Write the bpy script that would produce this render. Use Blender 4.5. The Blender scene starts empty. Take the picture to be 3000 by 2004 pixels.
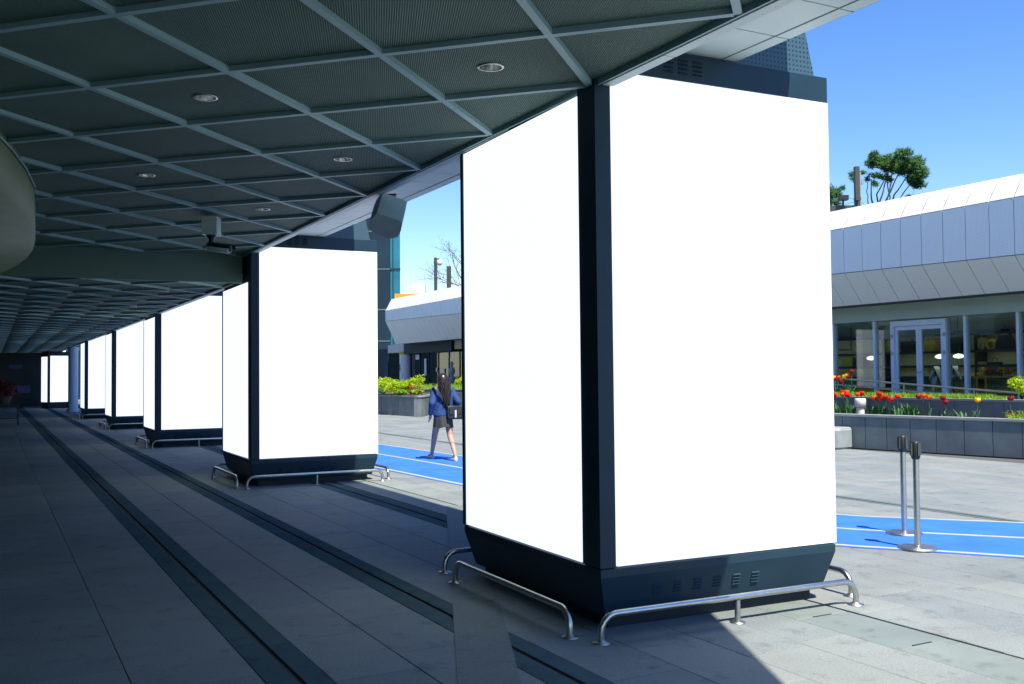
import bpy, math, random
from mathutils import Vector, Matrix, Quaternion
random.seed(7)
R = math.radians
scene = bpy.context.scene
COL = scene.collection

# ------------------------------------------------------------------ camera
F, PITCH, ROLL, CAMH = 2885.7, 0.0323, -0.0098, 1.6
fw = Vector((0, math.cos(PITCH), math.sin(PITCH)))
up = Vector((0, -math.sin(PITCH), math.cos(PITCH)))
rt = Vector((1, 0, 0))
rt2 = rt*math.cos(ROLL) + up*math.sin(ROLL)
up2 = -rt*math.sin(ROLL) + up*math.cos(ROLL)
cd = bpy.data.cameras.new('camera'); cam = bpy.data.objects.new('camera', cd); COL.objects.link(cam)
m = Matrix((rt2, up2, -fw)).transposed().to_4x4(); m.translation = Vector((0, 0, CAMH))
cam.matrix_world = m
cd.sensor_width = 36; cd.lens = F/3000*36; cd.clip_start = 0.05; cd.clip_end = 2000
scene.camera = cam
scene.cycles.caustics_reflective = False; scene.cycles.caustics_refractive = False; scene.cycles.max_bounces = 6; scene.cycles.diffuse_bounces = 3; scene.cycles.glossy_bounces = 3; scene.cycles.transparent_max_bounces = 8

# ------------------------------------------------------------------ sky, sun, exposure
SUN_EL = R(59.5); SUN_H = Vector((0.462, -0.887, 0)).normalized()
world = bpy.data.worlds.new('World'); scene.world = world; world.use_nodes = True
nt = world.node_tree; nt.nodes.clear()
sky = nt.nodes.new('ShaderNodeTexSky'); sky.sky_type = 'NISHITA'; sky.sun_disc = False
sky.sun_elevation = SUN_EL; sky.sun_rotation = math.atan2(SUN_H.x, SUN_H.y)
sky.altitude = 0; sky.air_density = 1.0; sky.dust_density = 0.25; sky.ozone_density = 3.0
hs = nt.nodes.new('ShaderNodeHueSaturation'); hs.inputs['Saturation'].default_value = 1.28; hs.inputs['Hue'].default_value = .512
bg = nt.nodes.new('ShaderNodeBackground'); bg.inputs['Strength'].default_value = 0.115
wo = nt.nodes.new('ShaderNodeOutputWorld')
nt.links.new(sky.outputs[0], hs.inputs['Color']); nt.links.new(hs.outputs[0], bg.inputs['Color']); nt.links.new(bg.outputs[0], wo.inputs['Surface'])
sl = bpy.data.lights.new('sun', 'SUN'); sl.energy = 5.0; sl.angle = R(0.5); sl.color = (1.0, 0.85, 0.67)
so = bpy.data.objects.new('sun', sl); COL.objects.link(so)
sdir = Vector((SUN_H.x*math.cos(SUN_EL), SUN_H.y*math.cos(SUN_EL), math.sin(SUN_EL)))
so.rotation_euler = sdir.to_track_quat('Z', 'Y').to_euler(); so.location = (5, -5, 30)
scene.view_settings.view_transform = 'Standard'; scene.view_settings.look = 'None'
scene.view_settings.exposure = 1.0; scene.view_settings.gamma = 1.0; scene.view_settings.use_curve_mapping = False

# ------------------------------------------------------------------ frame of the place
# t runs across the arcade towards the plaza, s runs along the arcade away from the camera
ANG = R(27.9)
N2 = Vector((math.cos(ANG), math.sin(ANG), 0)); D2 = Vector((-math.sin(ANG), math.cos(ANG), 0))
def W(t, s, z=0.0): return N2*t + D2*s + Vector((0, 0, z))
def TS(x, y): v = Vector((x, y, 0)); return v.dot(N2), v.dot(D2)
def project(p):
    d = Vector(p) - Vector((0, 0, CAMH)); z = d.dot(fw)
    if z < 0.3: return None
    return 1500 + F*d.dot(rt2)/z, 1002 - F*d.dot(up2)/z, z

# ------------------------------------------------------------------ mesh helper
class MB:
    def __init__(s): s.v = []; s.f = []; s.sm = []; s.o = Vector((0, 0, 0))
    def add(s, vs, fs, smooth=False):
        k = len(s.v); s.v += [Vector(p) for p in vs]
        s.f += [tuple(i+k for i in f) for f in fs]; s.sm += [smooth]*len(fs)
        return s
    def box(s, x0, x1, y0, y1, z0, z1):
        if x0 > x1: x0, x1 = x1, x0
        if y0 > y1: y0, y1 = y1, y0
        return s.add([(x0,y0,z0),(x1,y0,z0),(x1,y1,z0),(x0,y1,z0),(x0,y0,z1),(x1,y0,z1),(x1,y1,z1),(x0,y1,z1)],
                     [(3,2,1,0),(4,5,6,7),(0,1,5,4),(1,2,6,5),(2,3,7,6),(3,0,4,7)])
    def cbox(s, x0, x1, y0, y1, z0, z1, b=0.004):
        # box with its top edges bevelled
        s.add([(x0,y0,z0),(x1,y0,z0),(x1,y1,z0),(x0,y1,z0),(x0,y0,z1-b),(x1,y0,z1-b),(x1,y1,z1-b),(x0,y1,z1-b),
               (x0+b,y0+b,z1),(x1-b,y0+b,z1),(x1-b,y1-b,z1),(x0+b,y1-b,z1)],
              [(0,1,5,4),(1,2,6,5),(2,3,7,6),(3,0,4,7),(4,5,9,8),(5,6,10,9),(6,7,11,10),(7,4,8,11),(8,9,10,11)])
        return s
    def prism(s, poly, z0, z1):
        n = len(poly)
        a = sum(poly[i][0]*poly[(i+1) % n][1]-poly[(i+1) % n][0]*poly[i][1] for i in range(n))
        if a < 0: poly = poly[::-1]
        vs = [(p[0], p[1], z0) for p in poly] + [(p[0], p[1], z1) for p in poly]
        fs = [tuple(range(n-1, -1, -1)), tuple(range(n, 2*n))] + [(i, (i+1) % n, n+(i+1) % n, n+i) for i in range(n)]
        return s.add(vs, fs)
    def loft(s, rings, close=True, caps=True, smooth=True):
        n = len(rings[0]); vs = [p for r in rings for p in r]; fs = []
        for k in range(len(rings)-1):
            for i in range(n if close else n-1):
                j = (i+1) % n
                fs.append((k*n+i, k*n+j, (k+1)*n+j, (k+1)*n+i))
        s.add(vs, fs, smooth)
        if caps: s.add(rings[0], [tuple(range(n-1, -1, -1))]); s.add(rings[-1], [tuple(range(n))])
        return s
    def tube(s, path, r, seg=10, caps=True):
        path = [Vector(p) for p in path]; rr = r if isinstance(r, (list, tuple)) else [r]*len(path)
        rings = []; prev = None
        for i, p in enumerate(path):
            d = (path[min(i+1, len(path)-1)] - path[max(i-1, 0)]).normalized()
            if prev is None:
                a = Vector((0, 0, 1)) if abs(d.z) < 0.9 else Vector((1, 0, 0)); u = d.cross(a).normalized()
            else:
                u = prev - d*prev.dot(d); u = u.normalized() if u.length > 1e-6 else d.orthogonal().normalized()
            prev = u; w = d.cross(u)
            rings.append([p + (u*math.cos(2*math.pi*k/seg) + w*math.sin(2*math.pi*k/seg))*rr[i] for k in range(seg)])
        return s.loft(rings, caps=caps)
    def lathe(s, prof, c=(0, 0, 0), seg=20, caps=True):
        c = Vector(c)
        rings = [[c + Vector((r*math.cos(2*math.pi*k/seg), r*math.sin(2*math.pi*k/seg), z)) for k in range(seg)] for r, z in prof]
        return s.loft(rings, caps=caps)
    def ell(s, c, rx, ry, rz, seg=14, rows=8, q=None):
        c = Vector(c); rings = []
        for i in range(1, rows):
            a = math.pi*i/rows
            ring = [Vector((rx*math.sin(a)*math.cos(2*math.pi*k/seg), ry*math.sin(a)*math.sin(2*math.pi*k/seg), -rz*math.cos(a))) for k in range(seg)]
            rings.append([c + (q @ p if q else p) for p in ring])
        return s.loft(rings)
    def cap(s, a, b, ra, rb, seg=10):
        # tapered limb with rounded ends
        a = Vector(a); b = Vector(b); d = (b-a).normalized(); n = 3; path = []; rad = []
        for i in range(n): g = math.pi/2*(i+0.25)/n; path.append(a - d*ra*math.cos(g)); rad.append(ra*math.sin(g))
        path += [a, a.lerp(b, .5), b]; rad += [ra, (ra+rb)/2, rb]
        for i in range(n-1, -1, -1): g = math.pi/2*(i+0.25)/n; path.append(b + d*rb*math.cos(g)); rad.append(rb*math.sin(g))
        return s.tube(path, rad, seg)
    def leaf(s, c, size, rng=random, flat=0.0):
        q = Quaternion((rng.gauss(0,1), rng.gauss(0,1), rng.gauss(0,1), rng.gauss(0,1))).normalized()
        a = q @ Vector((size, 0, 0)); b = q @ Vector((0, size*.45, 0)); h = q @ Vector((0, 0, size*.15)); c = Vector(c)
        return s.add([c-a, c-b+h, c+a, c+b+h], [(0,1,2,3)])
    def mesh(s, name):
        me = bpy.data.meshes.new(name); o = s.o
        me.from_pydata([tuple(p-o) for p in s.v], [], s.f)
        me.polygons.foreach_set('use_smooth', s.sm); me.update(); return me
    def build(s, name, mat, parent=None):
        ob = bpy.data.objects.new(name, s.mesh(name)); COL.objects.link(ob)
        if mat: ob.data.materials.append(mat)
        if parent: ob.parent = parent
        return ob
def link(name, me, parent=None, loc=None):
    ob = bpy.data.objects.new(name, me); COL.objects.link(ob)
    if parent: ob.parent = parent
    if loc is not None: ob.location = loc
    return ob
def tag(o, label=None, cat=None, group=None, kind=None):
    if label: o['label'] = label
    if cat: o['category'] = cat
    if group: o['group'] = group
    if kind: o['kind'] = kind
    return o
def empty(name, loc, rz=0.0):
    o = bpy.data.objects.new(name, None); COL.objects.link(o); o.location = loc; o.rotation_euler = (0, 0, rz)
    o.empty_display_size = 0.2; return o
def thing(name, label, cat, t, s, z=0.0, rz=ANG, group=None):
    o = empty(name, W(t, s, z), rz); return tag(o, label, cat, group)
def copy_tree(o, parent=None):
    c = o.copy(); COL.objects.link(c); c.parent = parent
    for ch in list(o.children): copy_tree(ch, c)
    return c
class TM(MB):
    """mesh given in absolute (t, s, z); built relative to the thing's base at (t0, s0, z0)"""
    def __init__(s, t0=0, s0=0, z0=0): super().__init__(); s.o = Vector((t0, s0, z0))
def struct(name, mb, mat):
    o = mb.build(name, mat); o.rotation_euler = (0, 0, ANG); return tag(o, kind='structure')

# ------------------------------------------------------------------ materials
def mat(name, col, rough=0.6, metal=0.0, noise=None, scale=8.0, detail=6, bump=0.0, bscale=None, emit=None, emis=0.0, spec=0.5, coord='Object', stretch=None):
    m = bpy.data.materials.new(name); m.use_nodes = True; t = m.node_tree; b = t.nodes['Principled BSDF']
    b.inputs['Base Color'].default_value = (*col, 1); b.inputs['Roughness'].default_value = rough
    b.inputs['Metallic'].default_value = metal; b.inputs['Specular IOR Level'].default_value = spec
    if emit: b.inputs['Emission Color'].default_value = (*emit, 1); b.inputs['Emission Strength'].default_value = emis
    if noise or bump:
        tc = t.nodes.new('ShaderNodeTexCoord'); src = tc.outputs[coord]
        if stretch:
            mp = t.nodes.new('ShaderNodeMapping'); mp.inputs['Scale'].default_value = stretch
            t.links.new(src, mp.inputs['Vector']); src = mp.outputs[0]
        if noise:
            nz = t.nodes.new('ShaderNodeTexNoise'); nz.inputs['Scale'].default_value = scale; nz.inputs['Detail'].default_value = detail
            t.links.new(src, nz.inputs['Vector'])
            cr = t.nodes.new('ShaderNodeValToRGB'); cr.color_ramp.elements[0].position = 0.32; cr.color_ramp.elements[1].position = 0.68
            cr.color_ramp.elements[0].color = (*[c*(1-noise) for c in col], 1); cr.color_ramp.elements[1].color = (*[min(1, c*(1+noise)) for c in col], 1)
            t.links.new(nz.outputs['Fac'], cr.inputs['Fac']); t.links.new(cr.outputs[0], b.inputs['Base Color'])
        if bump:
            nb = t.nodes.new('ShaderNodeTexNoise'); nb.inputs['Scale'].default_value = bscale or scale*4; nb.inputs['Detail'].default_value = 8
            t.links.new(src, nb.inputs['Vector'])
            bp = t.nodes.new('ShaderNodeBump'); bp.inputs['Strength'].default_value = bump; bp.inputs['Distance'].default_value = 0.01
            t.links.new(nb.outputs['Fac'], bp.inputs['Height']); t.links.new(bp.outputs[0], b.inputs['Normal'])
    return m
def mathn(t, op, a, b=None):
    n = t.nodes.new('ShaderNodeMath'); n.operation = op
    for i, x in enumerate((a, b)):
        if x is None: continue
        if isinstance(x, (int, float)): n.inputs[i].default_value = x
        else: t.links.new(x, n.inputs[i])
    return n.outputs[0]
def granite(name, col, rough, contrast=0.36, tint=0.10, warm=(1.04, 1.0, 0.95), spec=.12):
    m = bpy.data.materials.new(name); m.use_nodes = True; t = m.node_tree; b = t.nodes['Principled BSDF']; L = t.links
    b.inputs['Specular IOR Level'].default_value = spec
    geo = t.nodes.new('ShaderNodeNewGeometry')
    n1 = t.nodes.new('ShaderNodeTexNoise'); n1.inputs['Scale'].default_value = 70; n1.inputs['Detail'].default_value = 3; n1.inputs['Roughness'].default_value = .75; L.new(geo.outputs['Position'], n1.inputs['Vector'])
    n2 = t.nodes.new('ShaderNodeTexNoise'); n2.inputs['Scale'].default_value = 1.1; n2.inputs['Detail'].default_value = 3; n2.inputs['Roughness'].default_value = .65; L.new(geo.outputs['Position'], n2.inputs['Vector'])
    at = t.nodes.new('ShaderNodeAttribute'); at.attribute_name = 'tint'
    oi = t.nodes.new('ShaderNodeObjectInfo')
    rnd = mathn(t, 'FRACT', mathn(t, 'ADD', at.outputs['Fac'], oi.outputs['Random']))
    v = mathn(t, 'ADD', mathn(t, 'MULTIPLY', mathn(t, 'SUBTRACT', n1.outputs['Fac'], .5), contrast*3.0),
              mathn(t, 'ADD', mathn(t, 'MULTIPLY', mathn(t, 'SUBTRACT', n2.outputs['Fac'], .5), 0.55), mathn(t, 'MULTIPLY', mathn(t, 'SUBTRACT', rnd, .5), tint*2)))
    n3 = t.nodes.new('ShaderNodeTexNoise'); n3.inputs['Scale'].default_value = 4.5; n3.inputs['Detail'].default_value = 4; n3.inputs['Roughness'].default_value = .7; L.new(geo.outputs['Position'], n3.inputs['Vector'])
    st_ = mathn(t, 'MULTIPLY', mathn(t, 'MAXIMUM', mathn(t, 'SUBTRACT', n3.outputs['Fac'], .55), 0.0), -2.0)
    v = mathn(t, 'ADD', mathn(t, 'ADD', v, st_), 1.03)
    mx = t.nodes.new('ShaderNodeMix'); mx.data_type = 'RGBA'; mx.inputs[6].default_value = (*col, 1); mx.inputs[7].default_value = (*[c*w for c, w in zip(col, warm)], 1)
    L.new(rnd, mx.inputs[0])
    sc = t.nodes.new('ShaderNodeVectorMath'); sc.operation = 'SCALE'; L.new(mx.outputs[2], sc.inputs[0]); L.new(v, sc.inputs['Scale'])
    L.new(sc.outputs[0], b.inputs['Base Color'])
    r = mathn(t, 'ADD', mathn(t, 'MULTIPLY', mathn(t, 'SUBTRACT', n2.outputs['Fac'], .5), 0.35), rough); L.new(r, b.inputs['Roughness'])
    bp = t.nodes.new('ShaderNodeBump'); bp.inputs['Strength'].default_value = .25; bp.inputs['Distance'].default_value = .004
    L.new(n1.outputs['Fac'], bp.inputs['Height']); L.new(bp.outputs[0], b.inputs['Normal'])
    return m
def dotted(name, col, dark, pitch, radius, rough=.45, metal=0.0, axes=(0, 2), spec=.5):
    """sheet metal with a regular fine perforation"""
    m = bpy.data.materials.new(name); m.use_nodes = True; t = m.node_tree; b = t.nodes['Principled BSDF']; L = t.links
    tc = t.nodes.new('ShaderNodeTexCoord'); sp = t.nodes.new('ShaderNodeSeparateXYZ'); L.new(tc.outputs['Object'], sp.inputs[0])
    def cell(o): return mathn(t, 'SUBTRACT', mathn(t, 'FRACT', mathn(t, 'DIVIDE', o, pitch)), .5)
    a = cell(sp.outputs[axes[0]]); c = cell(sp.outputs[axes[1]])
    d = mathn(t, 'SQRT', mathn(t, 'ADD', mathn(t, 'MULTIPLY', a, a), mathn(t, 'MULTIPLY', c, c)))
    f = mathn(t, 'LESS_THAN', d, radius)
    mx = t.nodes.new('ShaderNodeMix'); mx.data_type = 'RGBA'; mx.inputs[6].default_value = (*col, 1); mx.inputs[7].default_value = (*dark, 1)
    L.new(f, mx.inputs[0]); L.new(mx.outputs[2], b.inputs['Base Color']); b.inputs['Roughness'].default_value = rough; b.inputs['Metallic'].default_value = metal
    b.inputs['Specular IOR Level'].default_value = spec
    return m
def ribbed(name, col, pitch, ang):
    """ceiling board of fine ribs"""
    m = bpy.data.materials.new(name); m.use_nodes = True; t = m.node_tree; b = t.nodes['Principled BSDF']; L = t.links
    geo = t.nodes.new('ShaderNodeNewGeometry'); mp = t.nodes.new('ShaderNodeMapping'); mp.vector_type = 'POINT'; mp.inputs['Rotation'].default_value = (0, 0, ang)
    L.new(geo.outputs['Position'], mp.inputs['Vector']); sp = t.nodes.new('ShaderNodeSeparateXYZ'); L.new(mp.outputs[0], sp.inputs[0])
    w = mathn(t, 'SINE', mathn(t, 'MULTIPLY', sp.outputs[0], 2*math.pi/pitch))
    w2 = mathn(t, 'SINE', mathn(t, 'MULTIPLY', sp.outputs[1], 2*math.pi/pitch))
    f = mathn(t, 'ADD', mathn(t, 'MULTIPLY', w, .5), .5); f = mathn(t, 'POWER', f, 1.6)
    nz = t.nodes.new('ShaderNodeTexNoise'); nz.inputs['Scale'].default_value = 1.3; nz.inputs['Detail'].default_value = 6; L.new(geo.outputs['Position'], nz.inputs['Vector'])
    f2 = mathn(t, 'ADD', mathn(t, 'MULTIPLY', f, .6), mathn(t, 'MULTIPLY', w2, .06))
    f2 = mathn(t, 'MULTIPLY', mathn(t, 'ADD', f2, .42), mathn(t, 'ADD', nz.outputs['Fac'], .5))
    sc = t.nodes.new('ShaderNodeVectorMath'); sc.operation = 'SCALE'; sc.inputs[0].default_value = col; L.new(f2, sc.inputs['Scale'])
    L.new(sc.outputs[0], b.inputs['Base Color']); b.inputs['Roughness'].default_value = .7
    bp = t.nodes.new('ShaderNodeBump'); bp.inputs['Strength'].default_value = .5; bp.inputs['Distance'].default_value = .006
    L.new(f, bp.inputs['Height']); L.new(bp.outputs[0], b.inputs['Normal'])
    return m
def glass(name, tint=(.80, .90, .88), refl=0.9, rough=0.02):
    m = bpy.data.materials.new(name); m.use_nodes = True; t = m.node_tree; t.nodes.clear(); L = t.links
    o = t.nodes.new('ShaderNodeOutputMaterial'); mx = t.nodes.new('ShaderNodeMixShader'); tr = t.nodes.new('ShaderNodeBsdfTransparent'); gl = t.nodes.new('ShaderNodeBsdfGlossy')
    tr.inputs[0].default_value = (*tint, 1); gl.inputs['Roughness'].default_value = rough; gl.inputs['Color'].default_value = (refl, refl, refl, 1)
    fr = t.nodes.new('ShaderNodeFresnel'); fr.inputs['IOR'].default_value = 1.6
    gg = t.nodes.new('ShaderNodeNewGeometry'); L.new(mathn(t, 'ADD', mathn(t, 'MULTIPLY', gg.outputs['Backfacing'], .625-1.6), 1.6), fr.inputs['IOR'])
    L.new(fr.outputs[0], mx.inputs[0]); L.new(tr.outputs[0], mx.inputs[1]); L.new(gl.outputs[0], mx.inputs[2]); L.new(mx.outputs[0], o.inputs[0])
    return m
def leafmat(name, col, var=.35, trans=.25):
    m = bpy.data.materials.new(name); m.use_nodes = True; t = m.node_tree; b = t.nodes['Principled BSDF']; L = t.links
    geo = t.nodes.new('ShaderNodeNewGeometry')
    cr = t.nodes.new('ShaderNodeValToRGB'); cr.color_ramp.elements[0].color = (*[c*(1-var) for c in col], 1); cr.color_ramp.elements[1].color = (*[min(1, c*(1+var)) for c in col], 1)
    L.new(geo.outputs['Random Per Island'], cr.inputs['Fac']); L.new(cr.outputs[0], b.inputs['Base Color']); b.inputs['Roughness'].default_value = .6
    b.inputs['Specular IOR Level'].default_value = .3
    tl = t.nodes.new('ShaderNodeBsdfTranslucent'); L.new(cr.outputs[0], tl.inputs[0]); mx = t.nodes.new('ShaderNodeMixShader'); mx.inputs[0].default_value = trans
    out = [n for n in t.nodes if n.type == 'OUTPUT_MATERIAL'][0]
    L.new(b.outputs[0], mx.inputs[1]); L.new(tl.outputs[0], mx.inputs[2]); L.new(mx.outputs[0], out.inputs[0])
    return m

M = {}
M['ground'] = mat('ground', (.17, .20, .21), .9, noise=.2, scale=.5)
M['grout'] = mat('grout', (.07, .085, .095), .9)
M['slab'] = granite('granite_slab', (.176, .220, .244), .72, warm=(1.06, 1.0, .94), tint=.09)
M['strip'] = granite('polished_granite', (.075, .125, .145), .42, contrast=.12, spec=.0)
M['drain'] = granite('smooth_stone', (.150, .198, .214), .6, contrast=.12)
M['iron'] = granite('cast_channel', (.11, .15, .165), .5)
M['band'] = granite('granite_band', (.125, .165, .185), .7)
M['track'] = mat('track_rubber', (.022, .15, .58), .8, noise=.14, scale=2.5, bump=.3, bscale=300, coord='Object')
M['line'] = mat('line_paint', (.36, .42, .46), .6, noise=.07, scale=6)
M['navy'] = mat('navy_paint', (.014, .040, .066), .42, noise=.10, scale=2.5, spec=.25)
M['navy2'] = mat('navy_paint_dark', (.007, .019, .032), .45, noise=.07, scale=2.5, spec=.25)
M['navydot'] = dotted('navy_perforated', (.035, .09, .135), (.004, .012, .022), .0335, .22)
M['screen'] = mat('lightbox_face', (.35, .35, .35), .5, emit=(.488, .54, .62), emis=1.0, noise=.01, scale=1)
M['steel'] = mat('brushed_steel', (.50, .52, .50), .30, metal=1.0, noise=.08, scale=30)
M['steel2'] = mat('dull_steel', (.40, .43, .43), .42, metal=1.0, noise=.1, scale=20)
M['ribs'] = ribbed('ceiling_board', (.095, .19, .15), .0125, R(-8))
M['cbar'] = mat('ceiling_bar', (.24, .40, .42), .5, noise=.08, scale=2)
M['soffit'] = mat('soffit_metal', (.56, .66, .63), .45, noise=.06, scale=1.2)
M['dark'] = mat('dark_recess', (.012, .02, .022), .8)
M['olive'] = mat('bulkhead_board', (.10, .155, .06), .6, noise=.12, scale=3)
M['drop'] = mat('drop_face_board', (.11, .20, .17), .55, noise=.08, scale=1.2)
M['wallint'] = mat('interior_stone', (.014, .03, .045), .4, noise=.2, scale=1)
M['facade'] = mat('facade_render', (.45, .47, .47), .6, noise=.06, scale=1)
M['white_al'] = dotted('white_aluminium', (.72, .76, .74), (.50, .55, .56), .03, .26, .4, axes=(1, 2))
M['alu_joint'] = mat('facade_backing', (.05, .07, .08), .7)
M['lintel'] = mat('lintel_board', (.34, .47, .42), .6, noise=.06, scale=1)
M['frame'] = mat('painted_frame', (.56, .66, .78), .4, noise=.04, scale=3)
M['glass'] = glass('shop_glass')
M['glassd'] = glass('dark_shop_glass', (.22, .32, .34))
M['shopwall'] = mat('shop_wall', (.62, .62, .42), .7, noise=.15, scale=1.5)
M['shopfloor'] = mat('shop_floor', (.5, .48, .42), .5, noise=.15, scale=3)
M['shelf'] = mat('dark_shelf', (.03, .035, .03), .5)
M['stone_wall'] = mat('planter_stone', (.115, .155, .175), .6, noise=.20, scale=2.2, bump=.15, bscale=90)
M['coping'] = mat('coping_stone', (.24, .29, .30), .6, noise=.12, scale=3)
M['soil'] = mat('soil', (.10, .08, .055), .95, noise=.4, scale=14, bump=.6, bscale=60)
M['concrete'] = mat('bench_concrete', (.24, .29, .31), .65, noise=.12, scale=4)
M['white'] = mat('white_plastic', (.62, .64, .66), .45, noise=.03, scale=5)
M['black'] = mat('black_plastic', (.012, .02, .022), .45, noise=.1, scale=10)
M['speaker'] = mat('speaker_case', (.58, .72, .70), .5, noise=.08, scale=6)
M['tower'] = mat('tower_stone', (.010, .030, .05), .55, noise=.2, scale=.3, spec=.2)
M['teal'] = mat('teal_glass', (.02, .16, .23), .25, noise=.25, scale=.35, spec=.35)
M['green'] = leafmat('leaf_green', (.07, .16, .035)); M['lime'] = leafmat('leaf_lime', (.42, .60, .02), .3, .4)
M['grass'] = leafmat('grass_green', (.20, .38, .03), .35, .3); M['pine'] = leafmat('pine_needles', (.06, .17, .045), .5, .2)
M['tleaf'] = leafmat('tulip_leaf', (.06, .20, .07), .35, .25)
M['bark'] = mat('bark', (.10, .075, .06), .9, noise=.3, scale=12, bump=.5)
M['bark2'] = mat('pale_bark', (.20, .18, .17), .9, noise=.2, scale=12)
for k, c in dict(red=(.62, .02, .012), orange=(.72, .12, .012), yellow=(.80, .58, .02), maroon=(.28, .012, .05)).items():
    M['fl_'+k] = leafmat('petal_'+k, c, .2, .3)
M['lamp'] = mat('lit_lamp', (.8, .8, .78), .5, emit=(1, .97, .9), emis=1.3)
M['reflector'] = mat('lamp_reflector', (.55, .56, .55), .22, metal=.9)
M['led'] = mat('shelf_light', (.8, .8, .7), .5, emit=(1.0, .86, .5), emis=.9)
M['post'] = mat('post_paint', (.045, .055, .05), .5)
M['amber'] = mat('amber_paint', (.62, .33, .02), .5)
M['ycol'] = mat('yellow_trim', (.50, .40, .02), .5)

# ------------------------------------------------------------------ paving
g = MB().prism([(-600, -600), (600, -600), (600, 600), (-600, 600)], -.6, -.03)
tag(g.build('ground', M['ground']), kind='structure')
paving = struct('paving', MB().box(-7.4, 23, -7, 75, -.025, -.012), M['grout'])

rows = []
x = -6.16
while x < 1.2: rows.append((x, x+.62)); x += .62
rows_near = (4.22, 4.60)
rows += [(1.60, 2.075), (2.075, 2.55), (2.85, 3.31), (3.31, 3.77), (3.77, 4.22)]
x = 5.07
while x < 9.3: rows.append((x, x+.435)); x += .435
x = 9.62
while x < 15.4: rows.append((x, x+.53)); x += .53
slabs = []
rng = random.Random(3)
def in_band(t, s):
    p = W(t, s); c = -.13 - .0757*(p.y-5.1); return c-.20 < p.x < c+.20 and 3.0 < p.y < 12.0
for a, b in rows:
    s0 = -5 - rng.random()*.9
    ln = .90 if b < 5.2 else 1.05
    while s0 < 70:
        far = s0 > 40 and b > 5
        slabs.append((a, b, s0, s0+ln)); s0 += ln
def shown(a, b, s0, s1):
    pr = [project(W(t, s)) for t in (a, b) for s in (s0, s1)]
    if any(p is None for p in pr): return 0
    xs = [p[0] for p in pr]; ys = [p[1] for p in pr]
    if max(xs) < 0 or min(xs) > 3000 or max(ys) < 0 or min(ys) > 2004: return 0
    return (max(xs)-min(xs))*(max(ys)-min(ys))
for k in range(12): slabs.append((4.22, 4.60, 6.2-.9*(k+1), 6.2-.9*k))
slabs.sort(key=lambda q: -shown(*q))
G = .0017
cache = {}
rest = MB(); tints = []
for i, (a, b, s0, s1) in enumerate(slabs):
    dz = rng.uniform(-.0012, .0012)
    if i < 290:
        key = (round(b-a, 3), round(s1-s0, 3))
        if key not in cache:
            h, l = key
            me = MB().cbox(-h/2+G, h/2-G, -l/2+G, l/2-G, -.013, 0, .003).mesh('paving_slab'); me.materials.append(M['slab']); cache[key] = me
        link('paving_slab', cache[key], paving, ((a+b)/2, (s0+s1)/2, dz))
    else:
        n0 = len(rest.f); rest.cbox(a+G, b-G, s0+G, s1-G, -.013, dz, .003); tints += [rng.random()]*(len(rest.f)-n0)
ro = rest.build('distant_paving_slabs', M['slab'], paving); ro['kind'] = 'stuff'
at = ro.data.attributes.new('tint', 'FLOAT', 'FACE'); at.data.foreach_set('value', tints)

def strip_pieces(name, t0, t1, sa, sb, ln, z, material, groove=True):
    s = sa
    while s < sb-.05:
        e = min(s+ln, sb)
        if groove:
            q = (t1-t0)
            link2 = MB().box(t0+.003, t0+q*.42, s+.002, e-.002, -.013, z).box(t1-q*.42, t1-.003, s+.002, e-.002, -.013, z)
        else: link2 = MB().cbox(t0+.006, t1-.006, s+.003, e-.003, -.013, z, .004)
        link2.build(name, material, paving); s = e
strip_pieces('polished_strip', 1.28, 1.60, -4, 62, 1.1*3, .001, M['strip'])
strip_pieces('polished_strip', 2.55, 2.85, -4, 62, 1.1*3, .001, M['strip'])
strip_pieces('polished_strip', 4.22, 4.54, 6.2, 62, 3.3, .001, M['strip'])
s = -3.0
while s < 60:
    o = MB().cbox(4.60, 5.04, s+.004, s+.776, -.013, .0005, .004).build('drain_cover', M['drain'], paving)
    if s < 9: MB().box(4.74, 4.90, s-.006, s+.006, -.004, .0025).build('drain_slot', M['dark'], o)
    s += .78
MB().box(9.42, 9.50, -3, 60, -.013, .001).build('drain_channel', M['iron'], paving)
MB().box(9.53, 9.61, -3, 60, -.013, .001).build('drain_channel', M['iron'], paving)
# the seamless band crossing the rows
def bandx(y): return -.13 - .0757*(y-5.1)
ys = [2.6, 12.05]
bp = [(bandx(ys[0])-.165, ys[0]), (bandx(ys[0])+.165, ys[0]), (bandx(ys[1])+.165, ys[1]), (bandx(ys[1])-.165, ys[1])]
bm = MB().prism([TS(*p) for p in bp], -.01, .0042).build('cross_band', M['band'], paving)

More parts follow.
